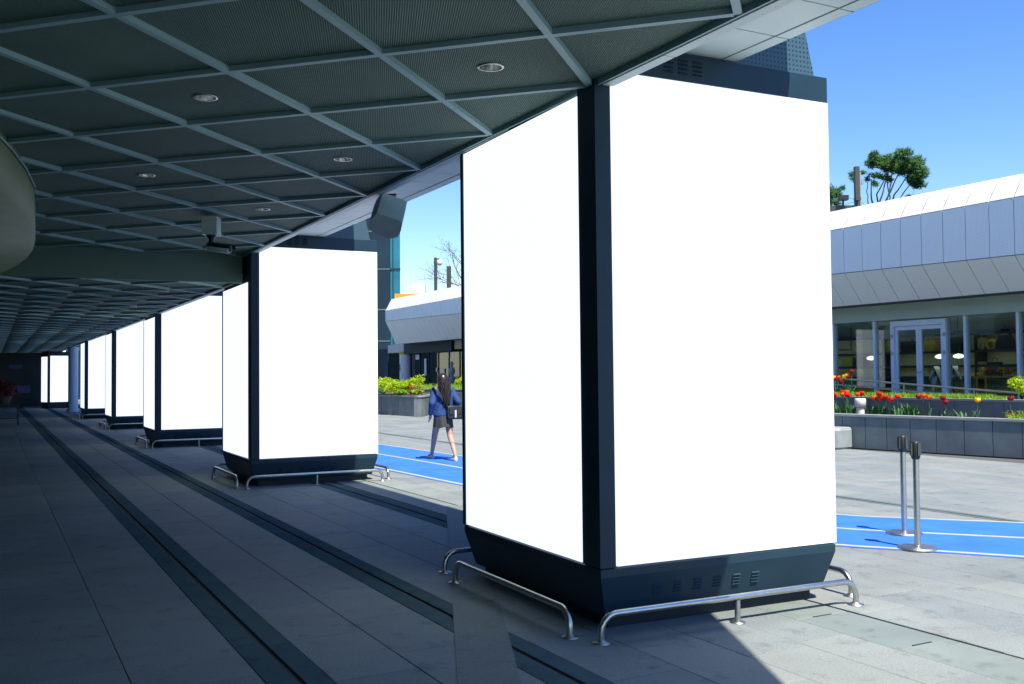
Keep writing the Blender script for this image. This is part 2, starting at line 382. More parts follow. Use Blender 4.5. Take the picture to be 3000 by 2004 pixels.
# ------------------------------------------------------------------ running track
def bez(p0, p1, p2, n): return [((1-t)**2*p0[0]+2*t*(1-t)*p1[0]+t*t*p2[0], (1-t)**2*p0[1]+2*t*(1-t)*p1[1]+t*t*p2[1]) for t in [i/n for i in range(n+1)]]
def isect(p, d, q, e):
    den = d[0]*e[1]-d[1]*e[0]; k = ((q[0]-p[0])*e[1]-(q[1]-p[1])*e[0])/den; return (p[0]+d[0]*k, p[1]+d[1]*k)
def edge(a, b, c, d_):
    d1 = (b[0]-a[0], b[1]-a[1]); d2 = (d_[0]-c[0], d_[1]-c[1]); k = isect(b, d1, c, d2)
    far = (a[0]-d1[0]*9, a[1]-d1[1]*9); end = (d_[0]+d2[0]*6, d_[1]+d2[1]*6)
    return [far, a] + bez(b, k, c, 14) + [d_, end]
def smooth_line(P, n=5):
    P = [(2*P[0][0]-P[1][0], 2*P[0][1]-P[1][1])] + P + [(2*P[-1][0]-P[-2][0], 2*P[-1][1]-P[-2][1])]; out = []
    for i in range(1, len(P)-2):
        for k in range(n):
            u = k/n; out.append(tuple(.5*(2*P[i][c]+(P[i+1][c]-P[i-1][c])*u+(2*P[i-1][c]-5*P[i][c]+4*P[i+1][c]-P[i+2][c])*u*u+(3*P[i][c]-P[i-1][c]-3*P[i+1][c]+P[i+2][c])*u**3) for c in (0, 1)))
    return out + [P[-2]]
T_ = [(-21, 54)] + smooth_line([(-3.187, 23.063), (-.954, 19.28), (1.1, 15.5), (2.5, 12.9), (3.02, 11.75), (3.62, 11.0), (4.38, 10.64), (5.3, 10.29)]) + [(10, 8.5)]
B_ = [(-20.2, 46.7)] + smooth_line([(-2.254, 16.80), (-.703, 14.127), (.62, 11.95), (1.5, 10.55), (2.15, 9.65), (2.916, 9.04), (3.583, 8.715), (4.297, 8.358)]) + [(9, 6.0)]
def ribbon(A, B, z, name, material, parent=None):
    n = len(A); vs = [(p[0], p[1], z) for p in A] + [(p[0], p[1], z) for p in B]
    vs += [(p[0], p[1], z-.004) for p in A] + [(p[0], p[1], z-.004) for p in B]
    mb = MB().add(vs, [(n+i, n+i+1, i+1, i) for i in range(n-1)] + [(i, i+1, 2*n+i+1, 2*n+i) for i in range(n-1)] + [(n+i+1, n+i, 3*n+i, 3*n+i+1) for i in range(n-1)])
    return mb.build(name, material, parent)
track = tag(ribbon(T_, B_, .006, 'running_track', M['track']), kind='structure')
def mixl(f): return [(a[0]+(b[0]-a[0])*f, a[1]+(b[1]-a[1])*f) for a, b in zip(T_, B_)]
for f0, f1 in ((.005, .03), (.475, .505), (.955, .985)): ribbon(mixl(f0), mixl(f1), .0095, 'lane_line', M['line'], track)

# ------------------------------------------------------------------ ceilings of the arcade
def clip(poly, region):
    out = poly; n = len(region)
    for i in range(n):
        a = region[i]; b = region[(i+1) % n]; inp = out; out = []
        if not inp: return []
        def side(p): return (b[0]-a[0])*(p[1]-a[1]) - (b[1]-a[1])*(p[0]-a[0])
        for j in range(len(inp)):
            p = inp[j]; q = inp[(j+1) % len(inp)]; sp, sq = side(p), side(q)
            if sp >= 0: out.append(p)
            if (sp >= 0) != (sq >= 0):
                k = sp/(sp-sq); out.append((p[0]+(q[0]-p[0])*k, p[1]+(q[1]-p[1])*k))
    return out
def area(p): return abs(sum(p[i][0]*p[(i+1) % len(p)][1]-p[(i+1) % len(p)][0]*p[i][1] for i in range(len(p))))/2
CELL = .985
ga, gb = R(72.9)-ANG, R(72.9)-ANG-math.pi/2       # bar directions in the t/s frame
A2 = (math.cos(ga), math.sin(ga)); B2 = (math.cos(gb), math.sin(gb)); G0 = TS(.215, 5.204)
def gp(i, j): return (G0[0]+CELL*(i*A2[0]+j*B2[0]), G0[1]+CELL*(i*A2[1]+j*B2[1]))
def vis(p, z):
    q = project(W(p[0], p[1], z)); return 0 if q is None or not(-200 < q[0] < 3200 and -200 < q[1] < 2200) else 1/q[2]
def make_ceiling(region, z, lights, nmax):
    root = struct('ceiling', MB().prism(region, z+.16, z+.20), M['dark'])
    panels = []; abar = []; bbar = []
    h = .022
    for i in range(-75, 75):
        for j in range(-75, 75):
            c = gp(i+.5, j+.5)
            if not(-9 < c[0] < 5 and -8 < c[1] < 64): continue
            q = [gp(i, j), gp(i+1, j), gp(i+1, j+1), gp(i, j+1)]
            ins = []
            for p in q:
                ins.append((c[0]+(p[0]-c[0])*(1-2*h/CELL), c[1]+(p[1]-c[1])*(1-2*h/CELL)))
            if sum(ins[k][0]*ins[(k+1) % 4][1]-ins[(k+1) % 4][0]*ins[k][1] for k in range(4)) < 0: ins = ins[::-1]
            cl = clip(ins, region)
            if len(cl) > 2 and area(cl) > .004: panels.append((c, cl, area(cl) > .99*area(ins)))
            # bars: one piece per cell side
            for kind, (p, d) in (('a', (q[0], A2)), ('b', (q[0], B2))):
                e = h if kind == 'b' else 0
                n = (-d[1], d[0])
                p0 = (p[0]+d[0]*e, p[1]+d[1]*e); p1 = (p[0]+d[0]*(CELL-e), p[1]+d[1]*(CELL-e))
                r = [(p0[0]+n[0]*h, p0[1]+n[1]*h), (p0[0]-n[0]*h, p0[1]-n[1]*h), (p1[0]-n[0]*h, p1[1]-n[1]*h), (p1[0]+n[0]*h, p1[1]+n[1]*h)]
                if sum(r[k][0]*r[(k+1) % 4][1]-r[(k+1) % 4][0]*r[k][1] for k in range(4)) < 0: r = r[::-1]
                cl = clip(r, region)
                if len(cl) > 2 and area(cl) > .0006: (abar if kind == 'a' else bbar).append(((p[0], p[1]), cl))
    lit = []
    for lp in lights:
        lit.append(min(range(len(panels)), key=lambda k: (panels[k][0][0]-lp[0])**2+(panels[k][0][1]-lp[1])**2))
    order = sorted(range(len(panels)), key=lambda k: -(vis(panels[k][0], z)+(9 if k in lit else 0)))
    rest = MB(); cache = {}
    for r_, k in enumerate(order):
        c, cl, full = panels[k]
        tgt = rest if r_ >= nmax else None
        if k in lit and full:
            seg = 24; rad = .066; outer = []; inner = []
            for u in range(seg):
                an = 2*math.pi*u/seg; dx, dy = math.cos(an), math.sin(an)
                best = 9
                for w in range(4):
                    a, b = cl[w], cl[(w+1) % 4]; ex, ey = b[0]-a[0], b[1]-a[1]; den = dx*ey-dy*ex
                    if abs(den) > 1e-9:
                        kk = ((a[0]-c[0])*ey-(a[1]-c[1])*ex)/den
                        if 0 < kk < best: best = kk
                outer.append((c[0]+dx*best, c[1]+dy*best)); inner.append((c[0]+dx*rad, c[1]+dy*rad))
            vs = [(p[0], p[1], z+.032) for p in outer+inner]
            o = MB().add(vs, [(u, seg+u, seg+(u+1) % seg, (u+1) % seg) for u in range(seg)]).build('ceiling_panel', M['ribs'], root)
        elif tgt is None:
            if full:
                if 'f' not in cache:
                    me = MB().prism([(p[0]-c[0], p[1]-c[1]) for p in cl], z+.032, z+.046).mesh('ceiling_panel'); me.materials.append(M['ribs']); cache['f'] = me
                link('ceiling_panel', cache['f'], root, (c[0], c[1], random.uniform(-.004, .004)))
            else: MB().prism(cl, z+.032, z+.046).build('ceiling_panel', M['ribs'], root)
        else: rest.prism(cl, z+.032, z+.046)
    if rest.f: rest.build('distant_ceiling_panels', M['ribs'], root)['kind'] = 'stuff'
    bars = sorted(abar+bbar, key=lambda q: -vis(q[0], z)); rest = MB()
    for r_, (p, cl) in enumerate(bars):
        if r_ < nmax: MB().prism(cl, z, z+.04).build('ceiling_bar', M['cbar'], root)
        else: rest.prism(cl, z, z+.04)
    if rest.f: rest.build('distant_ceiling_bars', M['cbar'], root)['kind'] = 'stuff'
    return [panels[k][0] for k in lit]
SD = 14.95
INNER = [(3.33, SD), (3.33, 3.4), (2.95, 2.35), (2.3, 1.0), (.9, -1.9), (-1.1, -6.0)]
reg1 = ([(-7.5, SD), (-7.5, -6.0)] + INNER[::-1])
L1 = [TS(-.094, 5.936), TS(-1.988, 6.493), TS(-1.39, 8.483), TS(-3.297, 9.047), TS(-2.693, 10.997)]
c1 = make_ceiling(reg1, 3.40, L1, 290)
reg2 = [(-7.5, SD+.02), (3.33, SD+.02), (3.33, 62.5), (-7.5, 62.5)]
L2 = [TS(-5.909, 14.9), TS(-6.10, 17.4), TS(-7.9, 17.9), TS(-8.01, 20.86), TS(-9.9, 21.5), TS(-10.2, 24.96), TS(-12.58, 24.2)]
c2 = make_ceiling(reg2, 3.05, L2, 290)

def downlight(c, z, label, group=None):
    th = thing('downlight', label, 'ceiling light', c[0], c[1], z, group=group)
    MB().lathe([(.068, -.006), (.080, -.006), (.082, 0), (.068, .002), (.066, -.004)], seg=28, caps=False).build('trim_ring', M['steel'], th)
    MB().lathe([(.065, -.002), (.060, .03), (.048, .065), (.036, .085)], seg=28, caps=False).build('reflector', M['reflector'], th)
    MB().lathe([(.001, .056), (.016, .052), (.026, .062), (.036, .086)], seg=20).build('lamp', M['lamp'], th)
dl = ['bright recessed downlight nearest the first advertising pillar', 'round recessed downlight at upper left of the ceiling',
      'recessed downlight near the soffit edge left of the nearest panel', 'small recessed downlight near the curved bulkhead', 'small recessed downlight between bulkhead security camera and soffit speaker']
for c, l in zip(c1, dl): downlight(c, 3.432, l)
for c in c2: downlight(c, 3.082, 'tiny recessed downlight in the lower ceiling beyond the step', 'downlights in the lower ceiling')

# ------------------------------------------------------------------ the arcade building: eave, fascia, roof, drop face, walls, bulkhead
AR = thing('arcade_building', 'dark covered arcade building with gridded ceiling and pale metal eave', 'building', 0, 5)
def am(): return TM(0, 5, 0)
am().box(-7.5, 3.33, SD-.02, SD+.018, 3.0, 3.60).build('ceiling_step', M['drop'], AR)
# trim along the ceiling edge, high stretch then low stretch
for za, sa, sb in ((3.40, 3.4, SD), (3.05, SD+.02, 62.5)):
    am().box(3.331, 3.346, sa, sb, za-.004, za+.1).build('edge_lip', M['cbar'], AR)
    am().box(3.347, 3.366, sa, sb, za+.03, za+.1).build('edge_groove', M['dark'], AR)
    s = sa
    while s < sb-.05:
        e = min(s+1.08, sb); am().box(3.367, 3.445, s+.004, e-.004, za-.002, za+.1).build('edge_trim', M['soffit'], AR); s = e
    am().box(3.400, 3.440, sa, sb, za+.1, 3.80).build('eave_riser', M['soffit'], AR)
# bend of the trim outside the straight stretch
off = [(INNER[k][0]+.11, INNER[k][1]-.03) for k in range(1, 6)]
for k in range(1, 5): am().prism([INNER[k], off[k-1], off[k], INNER[k+1]], 3.398, 3.80).build('edge_trim', M['soffit'], AR)
SOF = [(4.43, 62.5), (4.43, 3.55), (3.80, 2.4), (3.1, 1.0), (1.7, -2.0), (-.3, -6.1)]
FAS = [(4.88, 62.5), (4.88, 4.6), (4.38, 2.95), (3.57, 1.24), (2.2, -1.75), (.15, -6.0)]
s = SOF[1][1]; k = 0
sp_ = am()
while s < 62:
    ln = .525
    e = s+ln
    if s < 30:
        am().box(3.447, 4.305, s+.006, e-.006, 3.69, 3.72).build('soffit_panel', M['soffit'], AR)
        am().box(4.322, 4.428, s+.006, e-.006, 3.688, 3.72).build('soffit_edge_panel', M['soffit'], AR)
    else: sp_.box(3.447, 4.305, s+.006, e-.006, 3.69, 3.72).box(4.322, 4.428, s+.006, e-.006, 3.688, 3.72)
    s = e
sp_.build('distant_soffit_panels', M['soffit'], AR)['kind'] = 'stuff'
am().box(3.447, 4.42, 3.55, 62.4, 3.722, 3.76).build('soffit_backing', M['dark'], AR)
for k in range(1, 5): am().prism([off[k-1], SOF[k], SOF[k+1], off[min(k, 4)]], 3.69, 3.76).build('soffit_panel', M['soffit'], AR)
fz = am()
n = len(SOF)
ringA = [(p[0], p[1], 3.688) for p in SOF]; ringB = [(p[0], p[1], 4.4) for p in FAS]; ringC = [(p[0], p[1], 5.5) for p in FAS]; ringD = [(p[0]-.6, p[1], 6.0) for p in FAS]; ringE = [(-9, p[1], 6.05) for p in FAS]
fz.loft([ringA, ringB, ringC, ringD, ringE], close=False, caps=False, smooth=False)
fz.build('fascia', M['white_al'], AR)
am().box(-7.9, -7.5, -6, 62.5, 0, 6).build('side_wall', M['wallint'], AR)
am().box(-7.5, 3.3, 62.5, 62.9, 0, 6).build('end_wall', M['wallint'], AR)
# curved bulkhead hanging from the ceiling on the left
cx, cy, RR = -19.14, 2.80, 16.0
arc = [R(a_) for a_ in range(-28, 50, 3)]
o_ = [TS(cx+RR*math.cos(a_), cy+RR*math.sin(a_)) for a_ in arc]; i_ = [TS(cx+(RR-6.5)*math.cos(a_), cy+(RR-6.5)*math.sin(a_)) for a_ in arc]
nb = len(arc); vs = [(p[0], p[1], z) for z in (2.98, 3.445) for p in o_] + [(p[0], p[1], z) for z in (2.98, 3.445) for p in i_]
am().add(vs, [(k, k+1, nb+k+1, nb+k) for k in range(nb-1)] + [(2*nb+k, 2*nb+k+1, k+1, k) for k in range(nb-1)], True).build('curved_bulkhead', M['olive'], AR)
o2 = [TS(cx+(RR+.02)*math.cos(a_), cy+(RR+.02)*math.sin(a_)) for a_ in arc]
am().add([(p[0], p[1], z) for z in (3.36, 3.38) for p in o2], [(k, k+1, nb+k+1, nb+k) for k in range(nb-1)], True).build('bulkhead_bead', M['cbar'], AR)
# display screens on the far end wall
for (t0, t1, z0, z1, c_) in ((.5, 2.0, .78, 1.2, 0), (.9, 1.6, 2.15, 2.4, 1)):
    mscr = mat('far_screen', (.02, .03, .09), .3, emit=(.02, .045, .25), emis=(.05, .03)[c_])
    ob = MB().box(t0, t1, -.06, 0, z0, z1).build('wall_screen', mscr); ob.location = W(0, 62.49); ob.rotation_euler = (0, 0, ANG)
    tag(ob, ('wide low blue lit strip on the far dark wall', 'small faint blue screen high on the far dark wall')[c_], 'screen')

# ------------------------------------------------------------------ advertising pillars
PW, PD = 1.91, 2.09
def foot(i): return [(i, i), (PW-i, i), (PW-i, PD-i), (i, PD-i), (i, .215)]
def ring(i, z): return [Vector((p[0], p[1], z)) for p in foot(i)]
def make_pillar(name, label, t, s, rz, ltop=3.395, louvers=True):
    th = thing(name, label, 'lightbox pillar', t, s, 0, rz)
    pl = MB().loft([ring(.075, .085), ring(.065, .10), ring(0.002, .335), ring(0, .34), ring(0, .39), ring(.02, .40)], smooth=False).build('plinth', M['navy'], th)
    MB().loft([ring(.125, 0), ring(.125, .09)], smooth=False).build('toe_kick', M['navy2'], pl)
    if louvers:
        for g_ in range(6):
            mb = MB(); x0 = .40+.157*g_
            for q in range(4):
                z0 = .195+.021*q; y0 = .002+.063*(.335-z0)/.235
                mb.add([(x0, y0+.003, z0+.013), (x0+.062, y0+.003, z0+.013), (x0+.062, y0-.011, z0), (x0, y0-.011, z0), (x0, y0+.006, z0-.003), (x0+.062, y0+.006, z0-.003)],
                       [(0, 3, 2, 1), (3, 4, 5, 2), (0, 4, 3), (1, 2, 5)])
            mb.build('louver_vent', M['navy'], pl)
    MB().loft([ring(.02, .40), ring(.02, 3.50)], smooth=False).build('core', M['navy2'], th)
    # corner cladding, the rim of the left face and the two luminous faces
    MB().prism([(-.002, 0), (.110, 0), (.110, .022), (.02, .05), (.012, .21), (-.003, .212)], .40, 3.50).build('corner_post', M['navy'], th)
    MB().prism([(-.014, PD), (-.014, PD-.045), (.012, PD-.045), (.05, PD)], .40, ltop+.01).build('rear_post', M['navy'], th)
    MB().box(.118, PW+.006, -.006, .018, .405, 3.492).build('display_panel', M['screen'], th)
    MB().box(-.006, .018, .218, PD-.05, .405, ltop).build('display_panel', M['screen'], th)
    hd = MB().loft([ring(-.004, 3.497), ring(-.004, 3.672), ring(.012, 3.68)], smooth=False).build('header', M['navy'], th)
    for g_ in range(3):
        mb = MB(); x0 = .52+.115*g_
        for q in range(4):
            z0 = 3.545+.028*q
            mb.add([(x0, -.002, z0+.013), (x0+.07, -.002, z0+.013), (x0+.07, -.016, z0), (x0, -.016, z0), (x0, -.003, z0-.003), (x0+.07, -.003, z0-.003)], [(0, 3, 2, 1), (3, 4, 5, 2), (0, 4, 3), (1, 2, 5)])
        mb.build('louver_vent', M['navy'], hd)
    def pr(i, z): return [Vector((i*.3+.012, i*.14+.012, z)), Vector((PW-.1-i, i*.14+.012, z)), Vector((PW-.1-i, PD-.06-i, z)), Vector((.012, PD-.06-i, z))]
    MB().loft([pr(0, 3.68), pr(.30, 5.1)], smooth=False).build('perforated_cap', M['navydot'], th)
    return th
pillars = [('nearest and tallest white lightbox pillar with two blank faces and low steel rails', 3.311, 5.12, R(26.27), 3.375),
           ('second white lightbox pillar, standing at the step in the ceiling', 3.335, 14.36, R(27.3), 2.985),
           ('third white lightbox pillar along the arcade, partly behind the second', 3.33, 23.62, R(27.6), 2.985),
           ('fourth white lightbox pillar along the arcade, a narrow double white face', 3.33, 32.75, R(27.8), 2.985),
           ('fifth lightbox pillar with a dark left side, before the pale column', 3.27, 41.95, R(27.9), 2.985)]
for i, (lab, t, s, rz, lt) in enumerate(pillars): make_pillar('advertising_pillar', lab, t, s, rz, lt, i < 3)
# the farthest lightbox is a smaller one
th = thing('advertising_pillar', 'farthest small white lightbox pillar at the dark end of the arcade', 'lightbox pillar', 2.70, 57.75, 0, R(43))
MB().box(0, 1.03, 0, .95, 0, .32).build('plinth', M['navy2'], th)
MB().box(-.02, 1.06, -.02, 1.0, .321, 3.02).build('core', M['navy2'], th)
MB().box(.10, 1.02, -.045, -.02, .34, 2.80).build('display_panel', M['screen'], th)
MB().box(-.045, -.02, .06, .95, .34, 2.75).build('display_panel', M['screen'], th)
th = thing('stone_column', 'pale grey stone column beyond the fifth lightbox pillar', 'column', 3.46, 51.0)
MB().lathe([(.27, 0), (.27, .12), (.22, .16), (.22, 2.9), (.26, 2.95), (.26, 3.06)], seg=24).build('shaft', M['white'], th)

# guard rails round the plinths
def rail(label, x0, x1, y, along, root_t, root_s, rz, mid=True):
    c, s_ = math.cos(rz-ANG), math.sin(rz-ANG)
    def lw(px, py):
        return root_t + px*c - py*s_, root_s + px*s_ + py*c
    if along == 'x': a, b = (x0, y), (x1, y)
    else: a, b = (y, x0), (y, x1)
    mxy = ((a[0]+b[0])/2, (a[1]+b[1])/2); tt, ss = lw(*mxy)
    th = thing('guard_rail', label, 'guard rail', tt, ss, 0, rz, None)
    dx, dy = a[0]-mxy[0], a[1]-mxy[1]
    L_ = math.hypot(dx, dy); ux, uy = dx/L_, dy/L_
    h, rr = .165, .105
    path = [(-L_, 0)] + [(-L_, h-rr)] + [(-L_+rr-rr*math.cos(R(q)), h-rr+rr*math.sin(R(q))) for q in (20, 40, 60, 75, 90)]
    path += [(-p, z) for p, z in path[::-1]]
    MB().tube([(-ux*p, -uy*p, z) for p, z in path], .0205, 14).build('rail_tube', M['steel'], th)
    for p in (-L_, L_): MB().lathe([(.055, 0), (.055, .006), (.03, .010), (.024, .02)], (-ux*p, -uy*p, 0), 16).build('flange', M['steel2'], th)
    if mid:
        MB().tube([(0, 0, .004), (0, 0, h-.02)], .019, 10).build('post', M['steel2'], th)
        MB().lathe([(.05, 0), (.05, .006), (.02, .010)], (0, 0, 0), 16).build('flange', M['steel2'], th)
for i, (lab, t, s, rz, lt) in enumerate(pillars):
    od = ('nearest', 'second', 'third', 'fourth', 'fifth')[i]
    rail('bent steel guard rail along the front of the %s lightbox pillar' % od, -.10, 1.93, -.16, 'x', t, s, rz)
    rail('bent steel guard rail along the left side of the %s lightbox pillar' % od, .04, 1.82, -.20, 'y', t, s, rz, False)
    if i < 4: rail('bent steel guard rail behind the %s lightbox pillar' % od, -.12, 1.9, PD+.13, 'x', t, s, rz, False)
    if i < 2: rail('bent steel guard rail at the plaza end of the %s lightbox pillar' % od, .05, 2.0, PW+.19, 'y', t, s, rz, False)

# ------------------------------------------------------------------ loudspeaker and camera on the ceiling
th = thing('loudspeaker', 'grey angular loudspeaker hung from the soffit edge by a bracket', 'speaker', *TS(-1.22, 9.82), 3.40, 0)
q = Quaternion((0, 0, 1), R(28)) @ Quaternion((1, 0, 0), R(-32)) @ Quaternion((0, 1, 0), R(22))
prof = [(-.13, -.12), (.13, -.12), (.155, .0), (.155, .10), (.09, .16), (-.09, .16), (-.155, .10), (-.155, 0)]
rings = [[q @ Vector((x_, y_, z_)) + Vector((.0, -.02, -.20)) for x_, y_ in prof] for z_ in (-.15, .15)]
MB().loft(rings, smooth=False).build('cabinet', M['speaker'], th)
rg = [[q @ Vector((x_*.86, -.0+.168, z_*.7)) + Vector((0, -.02, -.20)) for x_, z_ in ((-.13, -.15), (.13, -.15), (.13, .15), (-.13, .15))], [q @ Vector((x_*.9, -.0+.160, z_*.72)) + Vector((0, -.02, -.20)) for x_, z_ in ((-.13, -.15), (.13, -.15), (.13, .15), (-.13, .15))]]
MB().loft(rg, smooth=False).build('grille', M['black'], th)
MB().box(-.075, .075, -.03, .03, -.006, .012).tube([(0, 0, 0), (0, -.01, -.07)], .02).tube([(-.055, 0, -.01), (-.055, -.02, -.09)], .009, 8).tube([(.055, 0, -.01), (.055, -.02, -.09)], .009, 8).box(-.065, .065, -.035, .01, -.09, -.065).build('bracket', M['black'], th)

th = thing('security_camera', 'grey bullet security camera on a square ceiling mount', 'security camera', *TS(-3.39, 11.1), 3.40, 0)
MB().box(-.085, .085, -.085, .085, -.20, .0).build('mount_box', M['speaker'], th)
MB().lathe([(.028, -.30), (.028, -.245), (.05, -.22), (.06, -.20)], seg=16).ell((0, 0, -.315), .035, .035, .035).build('arm', M['black'], th)
cq = Quaternion((0, 0, 1), R(-105)) @ Quaternion((1, 0, 0), R(-8))
def cqp(x_, y_, z_): return cq @ Vector((x_, y_, z_)) + Vector((0, 0, -.335))
b_ = MB(); b_.loft([[cqp(.055*math.cos(2*math.pi*k/16)*f, y_, .048*math.sin(2*math.pi*k/16)*f) for k in range(16)] for y_, f in ((-.05, .6), (-.02, 1), (.22, 1), (.235, .92))]).build('housing', M['speaker'], th)
b_ = MB(); b_.loft([[cqp(.062*math.cos(math.pi*k/10), y_, .056*math.sin(math.pi*k/10)+.002) for k in range(11)] for y_ in (-.03, .27)], close=False, caps=False).build('sun_shield', M['black'], th)
b_ = MB(); b_.loft([[cqp(.036*math.cos(2*math.pi*k/16), y_, .034*math.sin(2*math.pi*k/16)) for k in range(16)] for y_ in (.236, .242)]).build('lens', M['black'], th)

# ------------------------------------------------------------------ belt posts on the track
def stanchion(x_, y_, label, rz):
    th = empty('belt_post', (x_, y_, .0065), rz); tag(th, label, 'belt post', 'belt posts on the track')
    MB().lathe([(.170, 0), (.170, .012), (.160, .020), (.05, .028), (.033, .034)], seg=36).build('base', M['steel2'], th)
    MB().tube([(0, 0, .03), (0, 0, .80)], .027, 20).build('pole', M['steel'], th)
    hd = MB().lathe([(.030, .795), (.040, .815), (.040, .94), (.032, .952)], seg=24).build('head', M['black'], th)
    for a_ in (0, 90, 180, 270):
        c_, s2 = math.cos(R(a_)), math.sin(R(a_))
        MB().box(-.014, .014, -.008, .008, .83, .94).build('belt_slot', M['post'], hd).location = (c_*.042, s2*.042, 0)
    return th
stanchion(3.60, 8.84, 'front chrome belt post with black head on the blue track', .3)
stanchion(3.80, 9.64, 'rear chrome belt post with black head, half behind the front one', .5)

# ------------------------------------------------------------------ opposite building with the faceted metal front
OB = thing('shop_building', 'long low shop building with faceted white metal front across the plaza', 'building', 20.3, 20)
def om(): return TM(20.3, 20, 0)
SE = 49.75; S0 = 5.0
def z2(s): return 3.95+.0145*(s-12.9)
def z3(s): return 5.135-.003*(s-15)
TLIP = 19.30
n_ = 0; s = S0; PWD = .575
def quadpanel(a, b, g_=.007, thick=.022, nrm=(-1, 0)):
    # a, b: (t,z) at both ends for start and end of panel: a=(p0s,p1s) etc.
    pass
backm = om()
def front(s, e_=.0): return [(TLIP+e_, 3.26), (18.70+e_, z2(s)), (18.70+e_, z3(s)), (19.05+e_, 5.67)]
for k in range(3):
    s = S0
    while s < SE-.05:
        e = min(s+PWD, SE); g_ = .014 if k == 2 else .008
        p0 = front(s+g_)[k]; p1 = front(s+g_)[k+1]; q0 = front(e-g_)[k]; q1 = front(e-g_)[k+1]
        du = Vector((p1[0]-p0[0], p1[1]-p0[1])).normalized(); nn = Vector((-du.y, du.x))   # outward (towards -t)
        if nn.x > 0.2: nn = -nn
        if k == 2 and nn.y < 0: nn = -nn
        if k == 0 and nn.y > 0: nn = -nn
        def P_(p, s_, d, sh): return (p[0]+du.x*sh+nn.x*d, s_, p[1]+du.y*sh+nn.y*d)
        vs = [P_(p0, s+g_, .022, .006), P_(q0, e-g_, .022, .006), P_(q1, e-g_, .022, -.006), P_(p1, s+g_, .022, -.006),
              P_(p0, s+g_, .001, .006), P_(q0, e-g_, .001, .006), P_(q1, e-g_, .001, -.006), P_(p1, s+g_, .001, -.006)]
        om().add(vs, [(3, 2, 1, 0), (0, 1, 5, 4), (1, 2, 6, 5), (2, 3, 7, 6), (3, 0, 4, 7)]).build('facade_panel', M['white_al'], OB)
        s = e
ra = [(p[0], S0, p[1]) for p in front(S0)] + [(31, S0, 5.72), (31, S0, 3.3)]; rb = [(p[0], SE-.01, p[1]) for p in front(SE)] + [(31, SE-.01, 5.72), (31, SE-.01, 3.3)]
om().loft([ra, rb], smooth=False).build('upper_storey', M['alu_joint'], OB)
SHF = .62      # shop floor
om().box(18.5, 31, S0, 60, -.02, SHF).build('deck', M['coping'], OB)
om().box(20.16, 20.42, S0, 41.0, 2.87, 3.262).build('lintel', M['lintel'], OB)
om().box(23.1, 23.3, S0, 30, SHF, 3.25).build('back_wall', M['shopwall'], OB)
om().box(20.5, 23.3, 30.01, 30.15, SHF, 3.25).build('partition_wall', M['tower'], OB)
om().box(22.4, 22.6, 30.16, 41, SHF, 3.25).build('back_wall', M['tower'], OB)
om().box(20.42, 23.1, S0, 41, 3.05, 3.26).build('shop_ceiling', M['white'], OB)
om().box(20.2, 23.1, S0, 41, SHF, SHF+.02).build('shop_floor', M['shopfloor'], OB)
mull = [6.2, 7.6, 9.0, 10.2, 11.45, 12.75, 14.12, 15.47, 18.16, 19.56, 21.0, 22.4, 23.8, 25.2, 26.6, 28, 29.4, 30.8, 32.2, 33.6, 35, 36.4, 37.8, 39.2, 40.9]
for s in mull: om().box(20.23, 20.37, s-.035, s+.035, SHF+.02, 2.869).build('mullion', M['frame'], OB)
edges = sorted(mull+[16.02, 17.59])
for a, b in zip(edges, edges[1:]):
    if abs(a-16.02) < .01: continue
    om().box(20.295, 20.305, a+.036, b-.036, SHF+.05, 2.868).build('window_pane', M['glass'], OB)
    om().box(20.27, 20.33, a+.036, b-.036, SHF+.02, SHF+.05).build('window_sill', M['frame'], OB)
DR = om().box(20.22, 20.38, 15.985, 16.085, SHF+.02, 2.83).box(20.22, 20.38, 17.525, 17.625, SHF+.02, 2.83).box(20.22, 20.38, 16.086, 17.524, 2.70, 2.83).build('door_frame', M['frame'], OB)
for a, b, hs_ in ((16.09, 16.80, 16.74), (16.81, 17.52, 16.87)):
    om().box(20.27, 20.33, a, a+.075, SHF+.03, 2.69).box(20.27, 20.33, b-.075, b, SHF+.03, 2.69).box(20.27, 20.33, a+.076, b-.076, 2.60, 2.69).box(20.27, 20.33, a+.076, b-.076, SHF+.03, SHF+.13).build('door_leaf', M['frame'], DR)
    om().box(20.295, 20.305, a+.077, b-.077, SHF+.131, 2.599).build('door_glass', M['glass'], DR)
    om().tube([(20.26, hs_, 1.55), (20.20, hs_, 1.55), (20.20, hs_+(.1 if hs_ < 16.8 else -.1), 1.55)], .012, 8).build('door_handle', M['steel'], DR)
for s in (16.03, 17.58):
    for z in (2.45, 2.02): om().lathe([(.001, -.05), (.03, -.03), (.03, .03), (.001, .05)], (20.21, s, z), 10).build('door_hinge', M['steel2'], DR)
# shelves along the back wall of the shop
for z in (2.56, 2.10, 1.72, 1.42, 1.12):
    for a in [x_*3.0+5 for x_ in range(8)]: om().box(22.62, 23.09, a+.01, a+2.98, z-.03, z).box(22.60, 22.619, a+.01, a+2.98, z-.065, z).build('shelf', M['shelf'], OB)
for z in (2.53, 2.07, 1.69):
    for a in [x_*3.0+5 for x_ in range(3, 7)]: om().box(22.66, 22.72, a+.1, a+2.88, z-.018, z-.002).build('shelf_light', M['led'], OB)
for a in [x_*3.0+5 for x_ in range(9)]: om().box(22.6, 23.09, a-.008, a+.008, SHF+.02, 2.5).build('shelf_divider', M['shelf'], OB)
for a, b in ((14.6, 15.4), (19.0, 20.0), (21.6, 22.4)): om().box(23.04, 23.095, a, b, 2.25, 2.9).build('wall_panel', M['facade'], OB)

